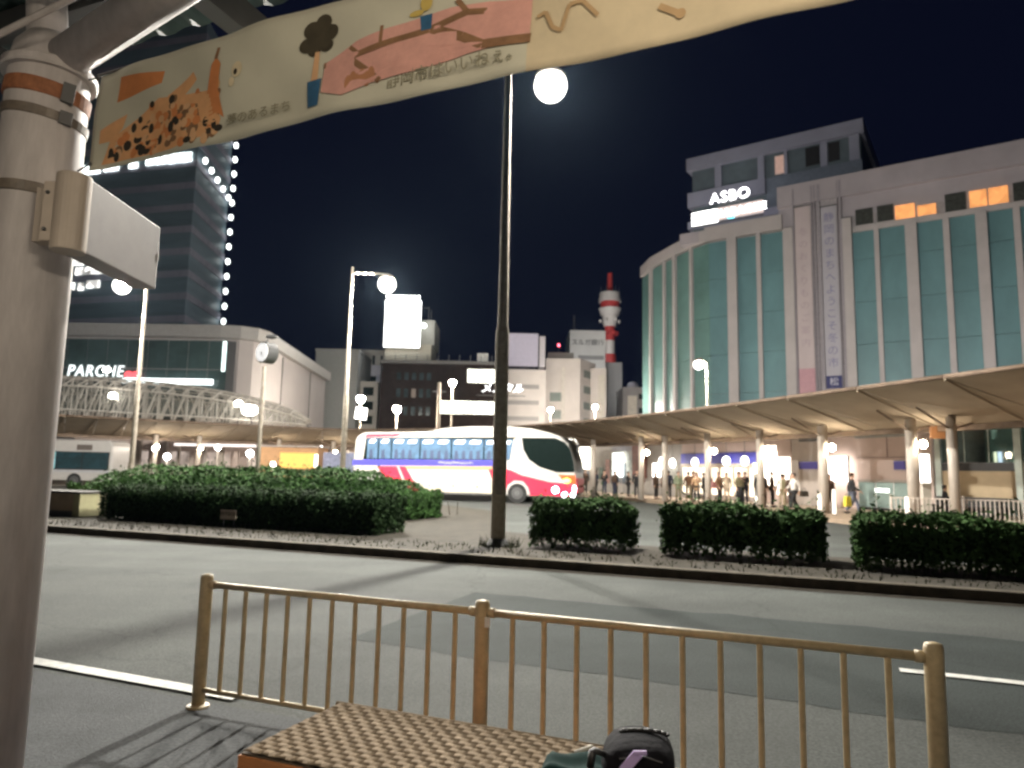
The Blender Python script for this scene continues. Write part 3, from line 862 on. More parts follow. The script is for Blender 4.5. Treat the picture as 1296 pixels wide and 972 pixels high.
# running script on the blue stripe
rs = random.Random(2)
pts = []
x = 4.95
pts = [(x + .02 * i + .05 * math.sin(i * 1.1), -.016, 1.99 + .05 * math.sin(i * 1.25 + .4) + (.05 if i in (2, 3, 40, 41) else 0)) for i in range(95)]
MB().path(pts, .011, 5).build("script", mat("script_paint", (.5, .5, .75), .5), co)
lr = MB()
for i in range(9): lr.box(1.0 + i * .01, 1.005 + i * .01, -.001, 0, .1, .1)
# ------------------------------------------------------------ city bus at left
cb = thing("city_bus", "white city bus with a row of dark windows at the far left stop", "bus", (-36.6, 46.6, 0), R(1.5))
prof = [(.05, .42), (0, 1.0), (.0, 2.7), (.1, 3.0), (.3, 3.1), (10.2, 3.1), (10.4, 3.0), (10.5, 2.7), (10.52, 1.0), (10.45, .42)]
loft_y(MB(), prof, [(0, .06), (.06, .015), (.15, 0), (2.3, 0), (2.4, .015), (2.46, .06)]).build("body", mat("bus_white", (.42, .40, .38), .35, var=.05), cb)
M_dkwin = lit("bus_pane_dark", (.02, .05, .06), .35, var=1, scale=3, lo=.1)
MB().box(.15, 10.35, -.010, .002, 1.14, 2.32).build("window_band", M_black, cb)
for i in range(6):
    w = MB().box(.25 + 1.68 * i, 1.85 + 1.68 * i, -.014, .002, 1.2, 2.28).build("window", M_dkwin if i != 3 else lit("bus_pane_cyan", (.25, .55, .60), .6, var=1, scale=2.5, lo=.15), cb)
    MB().box(.25 + 1.68 * i, 1.82 + 1.68 * i, -.018, -.0145, 1.86, 1.90).build("window_bar", M_black, w)
MB().box(0.1, 10.4, -.008, .004, .98, 1.13).build("side_stripe", mat("bus_stripe", (.38, .38, .40), .4), cb)
MB().box(8.2, 9.2, -.016, .0, 2.42, 2.78).build("destination_sign", mat("dest_panel", (.12, .10, .09), .3), cb)
wheel(cb, 8.2, -.02, .46); wheel(cb, 2.4, -.02, .46)

# ------------------------------------------------------------ canopies
near = [(15.6, 12), (13.4, 17.8), (9.3, 29.3), (5.6, 38), (2.5, 43.5), (-1.5, 48.5), (-7, 52.6), (-13, 54.4), (-18.3, 52.3), (-24, 48.3), (-30, 44.5), (-36, 41)]
def catmull(pts, k):
    out = []
    for i in range(len(pts) - 1):
        p0, p1, p2, p3 = (pts[max(0, i - 1)], pts[i], pts[i + 1], pts[min(len(pts) - 1, i + 2)])
        for j in range(k):
            t = j / k
            out.append(tuple(.5 * (2 * p1[d] + (p2[d] - p0[d]) * t + (2 * p0[d] - 5 * p1[d] + 4 * p2[d] - p3[d]) * t * t + (3 * p1[d] - p0[d] - 3 * p2[d] + p3[d]) * t ** 3) for d in (0, 1)))
    return out + [pts[-1]]
N_ = catmull(near, 4)
def cn(i):
    a, b_ = N_[max(0, i - 1)], N_[min(len(N_) - 1, i + 1)]
    l = math.dist(a, b_); return ((b_[1] - a[1]) / l, -(b_[0] - a[0]) / l)
def edge(w): return [(p[0] + cn(i)[0] * w, p[1] + cn(i)[1] * w) for i, p in enumerate(N_)]
IN_, OUT_ = edge(4.9), edge(8.3)
M_mem = mat("canopy_membrane", (.40, .33, .25), .85, var=.12, scale=.7, bump=.1, bscale=6, spec=.15)
M_gut = mat("canopy_gutter", (.16, .11, .075), .7, var=.3)
cut = 20
def canopy(lbl, i0, i1):
    t = thing("canopy", lbl, "canopy", (N_[i0][0], N_[i0][1], 0), 0, None)
    L = Vector((N_[i0][0], N_[i0][1], 0))
    for i in range(i0, i1):
        a, b_, c, d_ = (Vector((*N_[i], 4.5)), Vector((*N_[i + 1], 4.5)), Vector((*IN_[i + 1], 3.55)), Vector((*IN_[i], 3.55)))
        ins = .012
        def lerp(p, q, k): return p + (q - p) * k
        q = [lerp(a, b_, ins), lerp(b_, a, ins), lerp(c, d_, ins), lerp(d_, c, ins)]
        q = [p - L for p in q]
        m = MB(); m.add(q + [p + Vector((0, 0, .05)) for p in q], [(0, 1, 2, 3), (7, 6, 5, 4), (0, 4, 5, 1), (1, 5, 6, 2), (2, 6, 7, 3), (3, 7, 4, 0)])
        m.build("roof_panel", M_mem, t)
        e_, f_ = Vector((*OUT_[i + 1], 4.3)), Vector((*OUT_[i], 4.3))
        q = [p - L for p in (lerp(d_, c, ins), lerp(c, d_, ins), lerp(e_, f_, ins), lerp(f_, e_, ins))]
        m = MB(); m.add(q + [p + Vector((0, 0, .05)) for p in q], [(0, 1, 2, 3), (7, 6, 5, 4), (0, 4, 5, 1), (1, 5, 6, 2), (2, 6, 7, 3), (3, 7, 4, 0)])
        m.build("roof_panel", M_mem, t)
        # diagonal rib under each panel
        MB().tube(a - L + Vector((0, 0, -.03)), lerp(d_, c, .35) - L + Vector((0, 0, -.04)), .03, .03, 6).build("rib", M_mem, t)
    pn = [Vector((*N_[i], 4.56)) - L for i in range(i0, i1 + 1)]
    MB().path(pn, .07, 8).build("edge_tube", M_gut, t, smooth=True)
    m = MB()
    for i in range(i0, i1):
        p, q = Vector((*IN_[i], 3.46)) - L, Vector((*IN_[i + 1], 3.46)) - L
        d_ = (q - p); ang = math.atan2(d_.y, d_.x)
        m.rbox((p + q) / 2, (d_.length + .02, .30, .2), rz=ang)
    m.build("gutter", M_gut, t)
    return t, L
can_r, LR = canopy("long brown canopy sweeping over the bus platform at right", 0, cut)
can_l, LL = canopy("brown canopy over the left bus stops, behind the hedge and left bus", cut, len(N_) - 1)
can_r["group"] = can_l["group"] = "brown bus station canopies"
M_pil = mat("pillar_paint", (.48, .42, .36), .5, var=.08)
def pillar(t, L, x, y, lamp=True, r_=.17, h=3.75, lz=2.85):
    p = MB().lathe([(r_, .15), (r_, h)], (x - L.x, y - L.y, 0), 16).build("pillar", M_pil, t, smooth=True)
    X, Y = x - L.x, y - L.y
    MB().tube((X, Y, 3.3), (X - 1.5, Y - .6, 3.98), .035, .035, 8).tube((X, Y, 3.3), (X + 1.1, Y + .45, 3.62), .035, .035, 8).build("strut", M_gut, p, smooth=True)
    if lamp:
        l = MB().ell((X + .26, Y - .28, lz), (.12, .12, .14), 12, 8).build("lamp", M_warm, p, smooth=True)
    return p
for i, (x, y) in enumerate(((5.3, 45.7), (7.6, 41.5), (8.6, 39.8), (10.1, 36.6), (11.6, 33.2), (13.0, 29.7), (14.4, 25.6), (15.0, 24.2), (16.0, 20.4), (17.0, 15.8))):
    pillar(can_r, LR, x, y, lamp=i not in (0, 2, 7, 8), r_=.19 if i in (5, 6) else .16)
for x, y in ((-8.6, 56.5), (-14.3, 57.6), (-18.2, 56.1), (-23.2, 53.2), (-25.6, 51.5), (-31, 48.2)):
    pillar(can_l, LL, x, y)
# ceiling lights in the slot of the left canopy
def downlight(label, x, y, z, r_, m_, group):
    t = thing("ceiling_light", label, "ceiling light", (x, y, z), 0, group)
    MB().lathe([(r_, .0), (r_ * .8, -.05)], n=16).build("lens", m_, t)
    MB().lathe([(r_ * 1.1, .002), (r_ * 1.1, .09)], n=16).build("housing", M_white, t)

# ------------------------------------------------------------ platform buildings
KX, KY, KA = 18.3, 31.98, R(67)
def kt(name, label, cat, x, y=0, z=.15, group=None, rz=0.0):
    return thing(name, label, cat, (KX + x * math.cos(KA) + y * math.sin(KA), KY - x * math.sin(KA) + y * math.cos(KA), z), -KA + rz, group)
M_pw = mat("office_wall", (.62, .49, .44), .7, var=.07, scale=1.5)
M_gw = mat("office_grey_wall", (.50, .44, .40), .7, var=.08)
M_bs = mat("blue_sign", (.06, .05, .30), .4)
M_litw = lit("shop_white", (1, .94, .84), 3.4)
M_litp = lit("panel_white", (1, .95, .88), 5.0)
M_shop = lit("shop_window", (1, .86, .68), 2.4, var=1, scale=2.2, lo=.35, stretch=(1, 1, .6))
# office
of = kt("terminal_office", "pale pink bus terminal office with a glass front under the right canopy", "building", 0)
MB().box(-7.6, -5.2, .02, 4, 0, 4.3).build("wall", M_gw, of)
MB().box(-5.198, .6, .06, 4, 0, 4.3).build("wall", M_pw, of)
MB().box(-7.0, -5.7, -.04, .019, 3.36, 3.95).build("vent", M_dksteel, of)
MB().box(-3.3, -.45, -.02, .05, 1.32, 1.42).build("sill", M_gw, of)
for i in range(3):
    w = MB().box(-3.3 + .97 * i, -2.36 + .97 * i, .0, .055, .12, 1.30).build("window", lit("office_glass", (.30, .40, .36), .35, var=1, scale=1.5, lo=.5), of)
    MB().box(-3.3 + .97 * i, -3.27 + .97 * i, -.02, -.001, .1, 1.3).build("frame", M_white, w)
MB().box(-3.35, -.4, -.03, .05, 0, .10).build("plinth", M_black, of)
MB().box(-3.32, -.42, .02, .055, 2.45, 2.49).box(-1.66, -1.63, .02, .055, 2.5, 3.5).build("panel_joint", mat("joint", (.3, .22, .2), .8), of)
MB().box(-3.4, -.3, -.03, .058, 3.42, 3.80).build("fascia", mat("grey_green_fascia", (.30, .31, .29), .6), of)
MB().box(-2.35, -1.6, -.012, -.003, .85, 1.0).build("glass_glint", lit("slot", (1, .98, .95), 6), of)  # glowing bar imitates light reflected in the office windows
t = kt("lit_notice_sign", "bright white backlit panel above the man with the yellow bag", "sign", -4.3, -.3, 1.45)
MB().box(-.72, .70, -.05, .05, 0, 1.22).build("panel_face", M_litp, t)
MB().box(-.76, -.722, -.06, .06, -1.3, 1.25).box(.702, .74, -.06, .06, -1.3, 1.25).build("frame", M_white, t)
def wall_sign(label, x0, x1, z0, z1, m_, y=-.1, name="wall_sign", text=None):
    t = kt(name, label, "sign", (x0 + x1) / 2, y, z0)
    w = (x1 - x0) / 2
    MB().box(-w, w, -.03, .03, 0, z1 - z0).build("sign_face", m_, t)
    MB().box(-w - .03, w + .03, -.02, .05, -.03, -.002).box(-w - .03, w + .03, -.02, .05, z1 - z0 + .002, z1 - z0 + .03).build("sign_frame", M_gw, t)
    return t
wall_sign("blue sign board on the grey wall between two pillars", -6.96, -5.72, 2.05, 2.45, M_bs)
wall_sign("small blue sign on the pink office left of the thick pillar", -1.2, -.62, 2.05, 2.45, M_bs)
wall_sign("dark purple sign right of the thick pillar", -.1, .45, 1.8, 2.45, mat("purple_sign", (.06, .045, .09), .5))
# posts with lit sign
t = thing("lit_post_sign", "tall white lit sign post beside the glass hall", "sign", (16.35, 28.2, .15))
MB().box(-.14, .14, -.1, .1, 1.35, 2.45).build("lit_face", M_litp, t)
MB().box(-.17, .17, -.08, .08, 0, 1.34).build("post", mat("post_grey", (.55, .52, .46), .6), t)
MB().box(-.17, .17, -.12, .12, 2.455, 2.52).build("cap", M_gw, t)
t = thing("hanging_sign", "orange brown sign hanging from the canopy gutter near the glass hall", "sign", (15.6, 26.0, 3.1))
MB().box(-.26, .26, -.05, .05, 0, .48).build("sign_face", mat("orange_brown", (.42, .2, .09), .6, var=.2), t)
MB().tube((-.2, 0, .48), (-.2, 0, .75), .012).tube((.2, 0, .48), (.2, 0, .75), .012).build("hanger", M_dksteel, t)
t = thing("lit_post_sign", "white lit bus stop post in front of the waiting people", "sign", (11.75, 34.0, .15))
MB().box(-.17, .17, -.08, .08, 1.62, 2.08).build("lit_face", M_litp, t)
MB().box(-.17, .17, -.07, .07, .15, 1.6).build("panel", mat("timetable", (.45, .43, .38), .5), t)
MB().box(.172, .26, -.05, .05, 0, 2.3).build("post", M_dksteel, t)
MB().ell((0, -.09, .38), (.15, .03, .22)).build("lamp", lit("post_glow", (1, .93, .8), 4), t, smooth=True)
# glass hall
gh = kt("glass_hall", "teal glass waiting hall with ceiling lights at the right end of the platform", "building", 0)
M_frm = mat("hall_frame", (.38, .42, .38), .4, metal=.3)
for x in (.95, 4.3, 7.4):
    MB().box(x - .14, x + .14, -.1, .1, 0, 4.6).build("column", M_frm, gh)
MB().box(1.09, 7.26, -.06, .06, 4.0, 4.6).build("head_beam", mat("hall_beam", (.25, .30, .27), .6), gh)
M_gl = mat("hall_glass", (.30, .42, .38), .05, trans=1.0)
for x0, x1 in ((1.092, 4.158), (4.442, 7.258)):
    n = 3
    for i in range(n):
        a, b_ = x0 + (x1 - x0) * i / n, x0 + (x1 - x0) * (i + 1) / n
        w = MB().box(a + .02, b_ - .02, -.01, .01, 2.22, 3.99).build("pane", M_gl, gh)
        MB().box(b_ - .018, b_ + .018, -.03, .03, 2.2, 3.998).build("frame", M_frm, gh)
MB().box(1.092, 7.2, 2.9, 3.1, 0, 4.6).build("back_wall", mat("hall_back", (.34, .44, .40), .7), gh)
MB().box(1.092, 7.2, .1, 2.9, 4.3, 4.5).build("ceiling", mat("hall_ceiling", (.42, .48, .45), .8), gh)
for x0, x1 in ((2.1, 2.9), (3.3, 3.6), (3.75, 4.1), (5.0, 6.0)):
    MB().box(x0, x1, .8, 1.05, 4.18, 4.27).build("ceiling_light", lit("hall_light", (1, 1, .95), 7), gh)
for x, w_, m_ in ((1.55, .08, (1, .8, .6)), (1.75, .12, (.8, .75, 1)), (2.4, .06, (.9, .9, .7)), (3.0, .12, (.7, .7, 1)), (3.85, .12, (.3, .6, 1))):
    MB().box(x - w_ / 2, x + w_ / 2, 2.8, 2.88, 2.3, 2.75).build("shop_light", lit("glint_%d" % int(x * 100), m_, 3.0), gh)
MB().box(1.1, 4.15, -.05, .02, 1.86, 2.2).build("dark_rail", M_black, gh)
MB().box(1.1, 4.15, -.04, .02, .78, 1.855).build("panel", mat("beige_panel", (.52, .40, .25), .6, var=.12, scale=1.2), gh)
MB().box(4.45, 7.25, -.04, .02, .1, 2.2).build("panel", mat("beige_panel2", (.4, .38, .32), .6), gh)
kb = kt("platform_bench", "long black bench in front of the beige panel of the glass hall", "bench", 2.6, -.85, .15)
MB().box(-1.5, 1.5, -.25, .25, .38, .46).build("seat", M_black, kb, bevel=.01)
MB().box(-1.5, 1.5, .24, .29, .02, .78).build("backrest", M_black, kb)
for x in (-1.3, 0, 1.3): MB().box(x - .04, x + .04, -.22, .22, 0, .378).build("leg", M_dksteel, kb)
# shop
sh = kt("platform_shop", "brightly lit platform shop with a pale pink upper wall and blue band", "building", 0)
MB().box(-17.4, -7.65, .02, 4, 2.9, 4.4).build("wall", M_pw, sh)
MB().box(-17.4, -9.75, -.06, .1, 2.22, 2.88).build("blue_band", mat("blue_band", (.07, .07, .42), .5), sh)
MB().box(-17.4, -9.75, -.03, .06, 2.0, 2.21).build("lintel", mat("lintel_pale", (.7, .6, .5), .6), sh)
for i in range(6):
    a = -17.3 + i * 1.27
    w = MB().box(a, a + 1.19, .02, .06, .3, 1.98).build("shop_window", M_shop, sh)
    MB().box(a + 1.192, a + 1.27, -.02, .08, .0, 1.99).build("frame", mat("shop_frame", (.45, .33, .22), .5), w)
MB().box(-17.4, -9.75, -.02, .08, 0, .29).build("plinth", M_gw, sh)
w = MB().box(-9.7, -8.75, .0, .05, 1.0, 3.2).build("lit_front", lit("shop_white_bright", (1, .93, .80), 6), sh)
w = MB().box(-8.72, -7.75, .01, .06, .5, 2.55).build("lit_front", M_litw, sh)
MB().box(-9.74, -7.66, .07, 3.9, 0, 3.3).build("wall", M_pw, sh)
def pendant(label, x, z, rx=.22, rz_=.28, y=-.6):
    t = kt("pendant_lamp", label, "lamp", x, y, z, "big oval lamps along the platform shop")
    MB().ell((0, 0, 0), (rx, rx, rz_), 14, 10).build("lamp_shade", lit("pendant_white", (1, .97, .92), 9), t, smooth=True)
    MB().tube((0, 0, rz_), (0, 0, 3.9 - z), .015).build("cord", M_dksteel, t)
pendant("oval white lamp before the blue band, second from the lit bus stop post", -12.2, 2.5)
pendant("oval white lamp before the blue band, right beside the lit bus stop post", -10.6, 2.5)
pendant("oval white lamp before the blue band left of the slim pillar", -15.2, 2.45, .21, .27)
pendant("oval white lamp at the left end of the blue band", -17.6, 2.4, .2, .3)
pendant("tall white lamp on the left pillar side beyond the blue band", -18.9, 2.4, .17, .4)
# farther row
fr = kt("waiting_hall", "grey waiting hall with posters and lit panels behind the queue at the far end", "building", 0)
MB().box(-36, -17.45, .1, 4, 0, 4.4).build("wall", mat("hall_grey", (.38, .35, .32), .7, var=.2, scale=.8), fr)
MB().box(-26.4, -22.6, .02, .09, 3.2, 4.15).build("upper_panel", mat("hall_upper", (.30, .28, .30), .7), fr)
MB().box(-23.5, -21.7, .0, .09, 1.2, 3.6).build("red_brown_panel", mat("red_brown", (.20, .055, .035), .6, var=.3), fr)
rs = random.Random(8)
for i in range(16):
    a = -35 + i * 1.08
    if -24 < a < -21.4: continue
    MB().box(a, a + rs.uniform(.5, .9), .04, .09, rs.uniform(.6, 1.0), rs.uniform(1.6, 2.6)).build("poster", mat("poster_%d" % (i % 5), [(.5, .5, .45), (.1, .16, .13), (.45, .25, .22), (.55, .5, .5), (.12, .13, .15)][i % 5], .6, var=.5, scale=4), fr)
def lit_sign(label, x0, x1, z0, z1, es, y=-.3, col=(1, .96, .88)):
    t = kt("lit_notice_sign", label, "sign", (x0 + x1) / 2, y, z0)
    w = (x1 - x0) / 2
    MB().box(-w, w, -.05, .05, 0, z1 - z0).build("panel_face", lit("sign_%d_%d" % (es * 10, col[2] * 100), col, es), t)
    MB().box(-w - .05, w + .05, -.04, .06, z1 - z0 + .002, z1 - z0 + .06).build("frame", M_gw, t)
    MB().tube((-w * .8, 0, -z0 + .15), (-w * .8, 0, 0), .03).tube((w * .8, 0, -z0 + .15), (w * .8, 0, 0), .03).build("leg", M_gw, t)
lit_sign("large glaring white sign just ahead of the coach nose", -33.2, -29.6, 2.0, 3.9, 7, col=(1, .93, .78))
lit_sign("upright white lit panel behind the dark figures, left of the red brown wall", -25.7, -24.35, 1.4, 3.2, 4.5, col=(.93, 1, .95))
lit_sign("small white lit panel left of the green coated people", -20.3, -19.45, 1.45, 2.4, 6)

# fence on the platform
fe = thing("platform_fence", "low white picket fence on the platform before the glass hall", "fence", (13.5, 25.4, .15), R(-20))
pk = MB().tube((0, 0, 0), (0, 0, .82), .017, .017, 6).mesh("picket"); pk.materials.append(mat("fence_white", (.70, .62, .55), .4))
for i in range(34): inst("picket", pk, fe, (i * .135, 0, 0))
for z in (.12, .80): MB().tube((0, 0, z), (4.5, 0, z), .02, .02, 8).build("rail", mat("fence_white", (.70, .62, .55), .4), fe)
for x in (-.03, 2.2, 4.5): MB().lathe([(.035, 0), (.035, .9), (.01, .92)], (x, 0, 0), 10).build("post", mat("fence_white", (.70, .62, .55), .4), fe)
def bollard(label, x, y, h=.85):
    t = thing("bollard", label, "bollard", (x, y, .15), 0, "lit white bollards along the platform kerb")
    MB().lathe([(.075, 0), (.07, h * .75), (.05, h)], n=12).build("shaft", lit("bollard_white", (1, .9, .78), 1.6), t, smooth=True)
    MB().lathe([(.1, 0), (.1, .03)], n=12).build("foot", M_dksteel, t)
bollard("lit white bollard left of the thick pale pillar", 12.45, 28.9)
bollard("lit white bollard touching the thick pale pillar", 12.9, 28.6, 1.0)
bollard("lit white bollard between the first fence pickets", 13.75, 24.9)

# ------------------------------------------------------------ people
def skin_mesh(name, verts, radii, edges, root=0, sub=1, smooth=True):
    me = bpy.data.meshes.new(name + "_cage")
    me.from_pydata(verts, edges, [])
    o = bpy.data.objects.new(name + "_cage", me); COL.objects.link(o)
    sk = o.modifiers.new("skin", 'SKIN'); sk.use_smooth_shade = smooth
    if sub:
        sb = o.modifiers.new("sub", 'SUBSURF'); sb.levels = sub; sb.render_levels = sub
    d = me.skin_vertices[0].data
    for i, r_ in enumerate(radii):
        d[i].radius = (r_, r_) if not hasattr(r_, '__len__') else r_
        d[i].use_root = (i == root)
    dg = bpy.context.evaluated_depsgraph_get()
    dg.update()
    out = bpy.data.meshes.new_from_object(o.evaluated_get(dg))
    out.name = name
    bpy.data.objects.remove(o); bpy.data.meshes.remove(me)
    return out

class Sk:
    def __init__(s): s.v, s.r, s.e = [], [], []
    def chain(s, start, pts):
        p = start
        for co_, r_ in pts:
            s.v.append(co_); s.r.append(r_)
            if p is not None: s.e.append((p, len(s.v) - 1))
            p = len(s.v) - 1
        return p

def pose_joints(kind):
    """+y is forward; returns joints of a 1.68 m figure"""
    J = {}
    if kind == 'sit':
        dz = -.42
        J['hip'] = [(-.09, 0, .50), (.09, 0, .50)]
        J['knee'] = [(-.10, .40, .52), (.11, .40, .50)]
        J['ankle'] = [(-.10, .42, .10), (.12, .38, .10)]
    elif kind == 'walk':
        dz = -.02
        J['hip'] = [(-.09, 0, .88), (.09, 0, .88)]
        J['knee'] = [(-.095, .17, .49), (.095, -.03, .47)]
        J['ankle'] = [(-.095, .24, .10), (.095, -.28, .17)]
    else:
        dz = 0
        J['hip'] = [(-.09, 0, .90), (.09, 0, .90)]
        J['knee'] = [(-.10, .03, .50), (.10, .015, .50)]
        J['ankle'] = [(-.11, 0, .09), (.11, -.01, .09)]
    J['dz'] = dz
    if kind == 'phone':
        J['elbow'] = [(-.235, -.02, 1.13), (.24, .02, 1.12)]
        J['wrist'] = [(-.10, .22, 1.20), (.20, .20, 1.05)]
    elif kind == 'carry':
        J['elbow'] = [(-.24, -.04, 1.12), (.25, -.02, 1.12)]
        J['wrist'] = [(-.25, .06, .90), (.26, .10, .92)]
    elif kind == 'walk':
        J['elbow'] = [(-.23, -.13, 1.13), (.23, .05, 1.12)]
        J['wrist'] = [(-.24, -.10, .88), (.23, .24, .98)]
    elif kind == 'sit':
        J['elbow'] = [(-.24, .05, 1.14), (.24, .05, 1.14)]
        J['wrist'] = [(-.12, .27, 1.04), (.12, .27, 1.04)]
    else:
        J['elbow'] = [(-.245, -.02, 1.12), (.245, -.03, 1.12)]
        J['wrist'] = [(-.25, .03, .87), (.255, .04, .88)]
    return J

def make_person_meshes(kind):
    J = pose_joints(kind); dz = J['dz']
    def z(v): return (v[0], v[1], v[2] + dz)
    s = Sk()
    pel = s.chain(None, [((0, 0, .94 + dz), (.15, .105))])
    chest = s.chain(pel, [((0, .0, 1.10 + dz), (.135, .095)), ((0, .0, 1.27 + dz), (.15, .105))])
    neck = s.chain(chest, [((0, -.005, 1.41 + dz), (.075, .07)), ((0, .005, 1.47 + dz), .05)])
    s.chain(neck, [((0, .012, 1.54 + dz), (.068, .078)), ((0, .012, 1.61 + dz), (.074, .088)), ((0, .005, 1.665 + dz), (.045, .05))])
    s.chain(len(s.v) - 2, [((0, .095, 1.585 + dz), .014)])                                   # nose
    for k, sx in ((0, -1), (1, 1)):
        s.chain(len(s.v) - 3 if False else neck + 2, [((sx * .082, -.005, 1.59 + dz), .013)])  # ears
        el, wr = Vector(z(J['elbow'][k])), Vector(z(J['wrist'][k]))
        sh = Vector((sx * .175, -.005, 1.36 + dz))
        d = (wr - el).normalized()
        palm = wr + d * .07
        a = s.chain(chest, [(tuple(sh), .058), (tuple(el), .040), (tuple(wr), .026), (tuple(palm), (.020, .034))])
        side = Vector((0, 1, 0)) if abs(d.y) < .7 else Vector((1, 0, 0))
        curl = Vector((-sx, 0, 0)) * .5
        for q, (off, ln) in enumerate(((-.028, .062), (-.010, .074), (.010, .070), (.028, .054))):
            f0 = palm + side * off + d * .028
            f1 = f0 + (d + curl * .25).normalized() * ln * .55
            f2 = f1 + (d + curl * .9).normalized() * ln * .5
            s.chain(a, [(tuple(f0), .0095), (tuple(f1), .0088), (tuple(f2), .007)])
        t0 = wr + d * .035 + side * .032
        s.chain(a - 1, [(tuple(t0), .011), (tuple(t0 + (d * .6 + side * .7).normalized() * .045), .009)])
        hp, kn, an = J['hip'][k], J['knee'][k], J['ankle'][k]
        th = .085
        s.chain(pel, [(hp, th), (kn, .054), (an, .036), ((an[0] + sx * .01, an[1] + .13, max(.03, an[2] - .065)), .030)])
    body = skin_mesh("person_body_" + kind, s.v, s.r, s.e)
    # coat
    out = {}
    for coat in ('jacket', 'long'):
        c = Sk()
        low = .84 if coat == 'jacket' else .62
        if kind == 'sit': low = .88
        p = c.chain(None, [((0, 0, 1.16 + dz), (.165, .125))])
        c.chain(p, [((0, 0, .97 + dz), (.178, .135)), ((0, .01, low + dz), (.185 if coat == 'jacket' else .20, .15))])
        ch = c.chain(p, [((0, 0, 1.29 + dz), (.185, .13))])
        c.chain(ch, [((0, -.01, 1.405 + dz), (.098, .085)), ((0, -.005, 1.45 + dz), .07)])
        for k, sx in ((0, -1), (1, 1)):
            el, wr = Vector(z(J['elbow'][k])), Vector(z(J['wrist'][k]))
            c.chain(ch, [((sx * .18, -.005, 1.355 + dz), .082), (tuple(el), .062), (tuple(wr - (wr - el) * .04), .046)])
        out[coat] = skin_mesh("coat_%s_%s" % (coat, kind), c.v, c.r, c.e)
    tr = Sk()
    p = tr.chain(None, [((0, 0, .95 + dz), (.150, .118))])
    for k, sx in ((0, -1), (1, 1)):
        hp, kn, an = J['hip'][k], J['knee'][k], J['ankle'][k]
        tr.chain(p, [((hp[0] * 1.05, hp[1], hp[2] - .03), .098), (kn, .070), ((an[0], an[1], an[2] + .01), .058)])
    out['trousers'] = skin_mesh("trousers_" + kind, tr.v, tr.r, tr.e)
    sh_ = MB()
    for k, sx in ((0, -1), (1, 1)):
        an = J['ankle'][k]
        sh_.ell((an[0] + sx * .008, an[1] + .055, an[2] - .045), (.048, .135, .045), 10, 6)
    out['shoes'] = sh_.mesh("shoes_" + kind, True)
    h = MB().ell((0, -.012, 1.612 + dz), (.094, .104, .092), 14, 8)
    h.v = [(x, y, zz) if not (y > .03 and zz < 1.615 + dz) else (x, .03, zz) for x, y, zz in h.v]
    out['hair'] = h.mesh("hair_short_" + kind, True)
    h = MB().ell((0, -.012, 1.612 + dz), (.098, .106, .094), 14, 8).ell((0, -.065, 1.49 + dz), (.088, .05, .16), 12, 8)
    h.v = [(x, y, zz) if not (y > .03 and zz < 1.615 + dz) else (x, .03, zz) for x, y, zz in h.v]
    out['longhair'] = h.mesh("hair_long_" + kind, True)
    sk = MB().lathe([(.165, .93 + dz), (.20, .75 + dz), (.245, .42 + dz)], n=18)
    out['skirt'] = sk.mesh("skirt_" + kind, True)
    out['body'] = body
    return out
PM = {k: make_person_meshes(k) for k in ('stand', 'phone', 'walk', 'carry', 'sit')}
def cloth(key, c): return mat("cloth_" + key, c, .85, var=.25, scale=9)
M_skin = mat("skin", (.55, .34, .24), .55, var=.05)
M_hair = mat("hair_dark", (.015, .012, .01), .5)
M_hairb = mat("hair_brown", (.07, .035, .018), .5)
CL = {"black": (.018, .018, .02), "navy": (.02, .025, .05), "brown": (.16, .08, .04), "dkbrown": (.07, .04, .025), "tan": (.42, .27, .15), "olive": (.17, .15, .08),
      "green": (.20, .24, .15), "grey": (.28, .27, .27), "white": (.65, .60, .54), "beige": (.5, .40, .29), "red": (.14, .03, .03), "jean": (.16, .18, .24), "khaki": (.25, .2, .12)}
def setmat(me_key, me, m):
    k = (me.name, m.name)
    if k not in setmat.c:
        q = me.copy(); q.materials.clear(); q.materials.append(m); setmat.c[k] = q
    return setmat.c[k]
setmat.c = {}
def person(label, x, y, kind='stand', top='black', bottom='black', face=0, h=1.66, coat='jacket', hair='hair', hm=None, skirt=None, z=.15):
    """face: compass of the view direction, 0 = towards the near road"""
    t = thing("person", label, "person", (x, y, z), R(180 + face), "people on the bus platform")
    k = h / 1.70
    t.scale = (k, k, k)
    P = PM[kind]
    inst("body", setmat('b', P['body'], M_skin), t)
    inst("coat", setmat('c', P[coat], cloth(top, CL[top])), t)
    inst("trousers", setmat('t', P['trousers'], cloth(bottom, CL[bottom])), t)
    inst("shoes", setmat('s', P['shoes'], M_black), t)
    inst("hair", setmat('h', P[hair], hm or M_hair), t)
    if skirt: inst("skirt", setmat('k', P['skirt'], cloth(skirt, CL[skirt])), t)
    return t
def hold(name, label, x, y, z, size, c, rz=0.0, cat="bag", strap=.25):
    t = thing(name, label, cat, (x, y, z), rz)
    w, d_, h = size
    m = MB()
    pr = [(-w * .5, 0), (w * .5, 0), (w * .46, h * .6), (w * .40, h), (-w * .40, h), (-w * .46, h * .6)]
    m.prism_y(pr, -d_ / 2, d_ / 2)
    m.build("bag_body", cloth(name + label[:6], c), t, bevel=.02)
    MB().path([(w * .25 * math.cos(q), 0, h + strap * math.sin(q)) for q in [math.pi * i / 8 for i in range(9)]], .012, 6).build("handle", M_dksteel, t)
    return t
person("person in a dark brown coat standing just ahead of the coach, before the glaring sign", 5.15, 49.3, 'stand', 'dkbrown', 'black', 20, 1.72, 'long')
person("person in black leaning slightly, first of the dark row right of the far pillar", 6.4, 48.6, 'phone', 'black', 'navy', -40, 1.7)
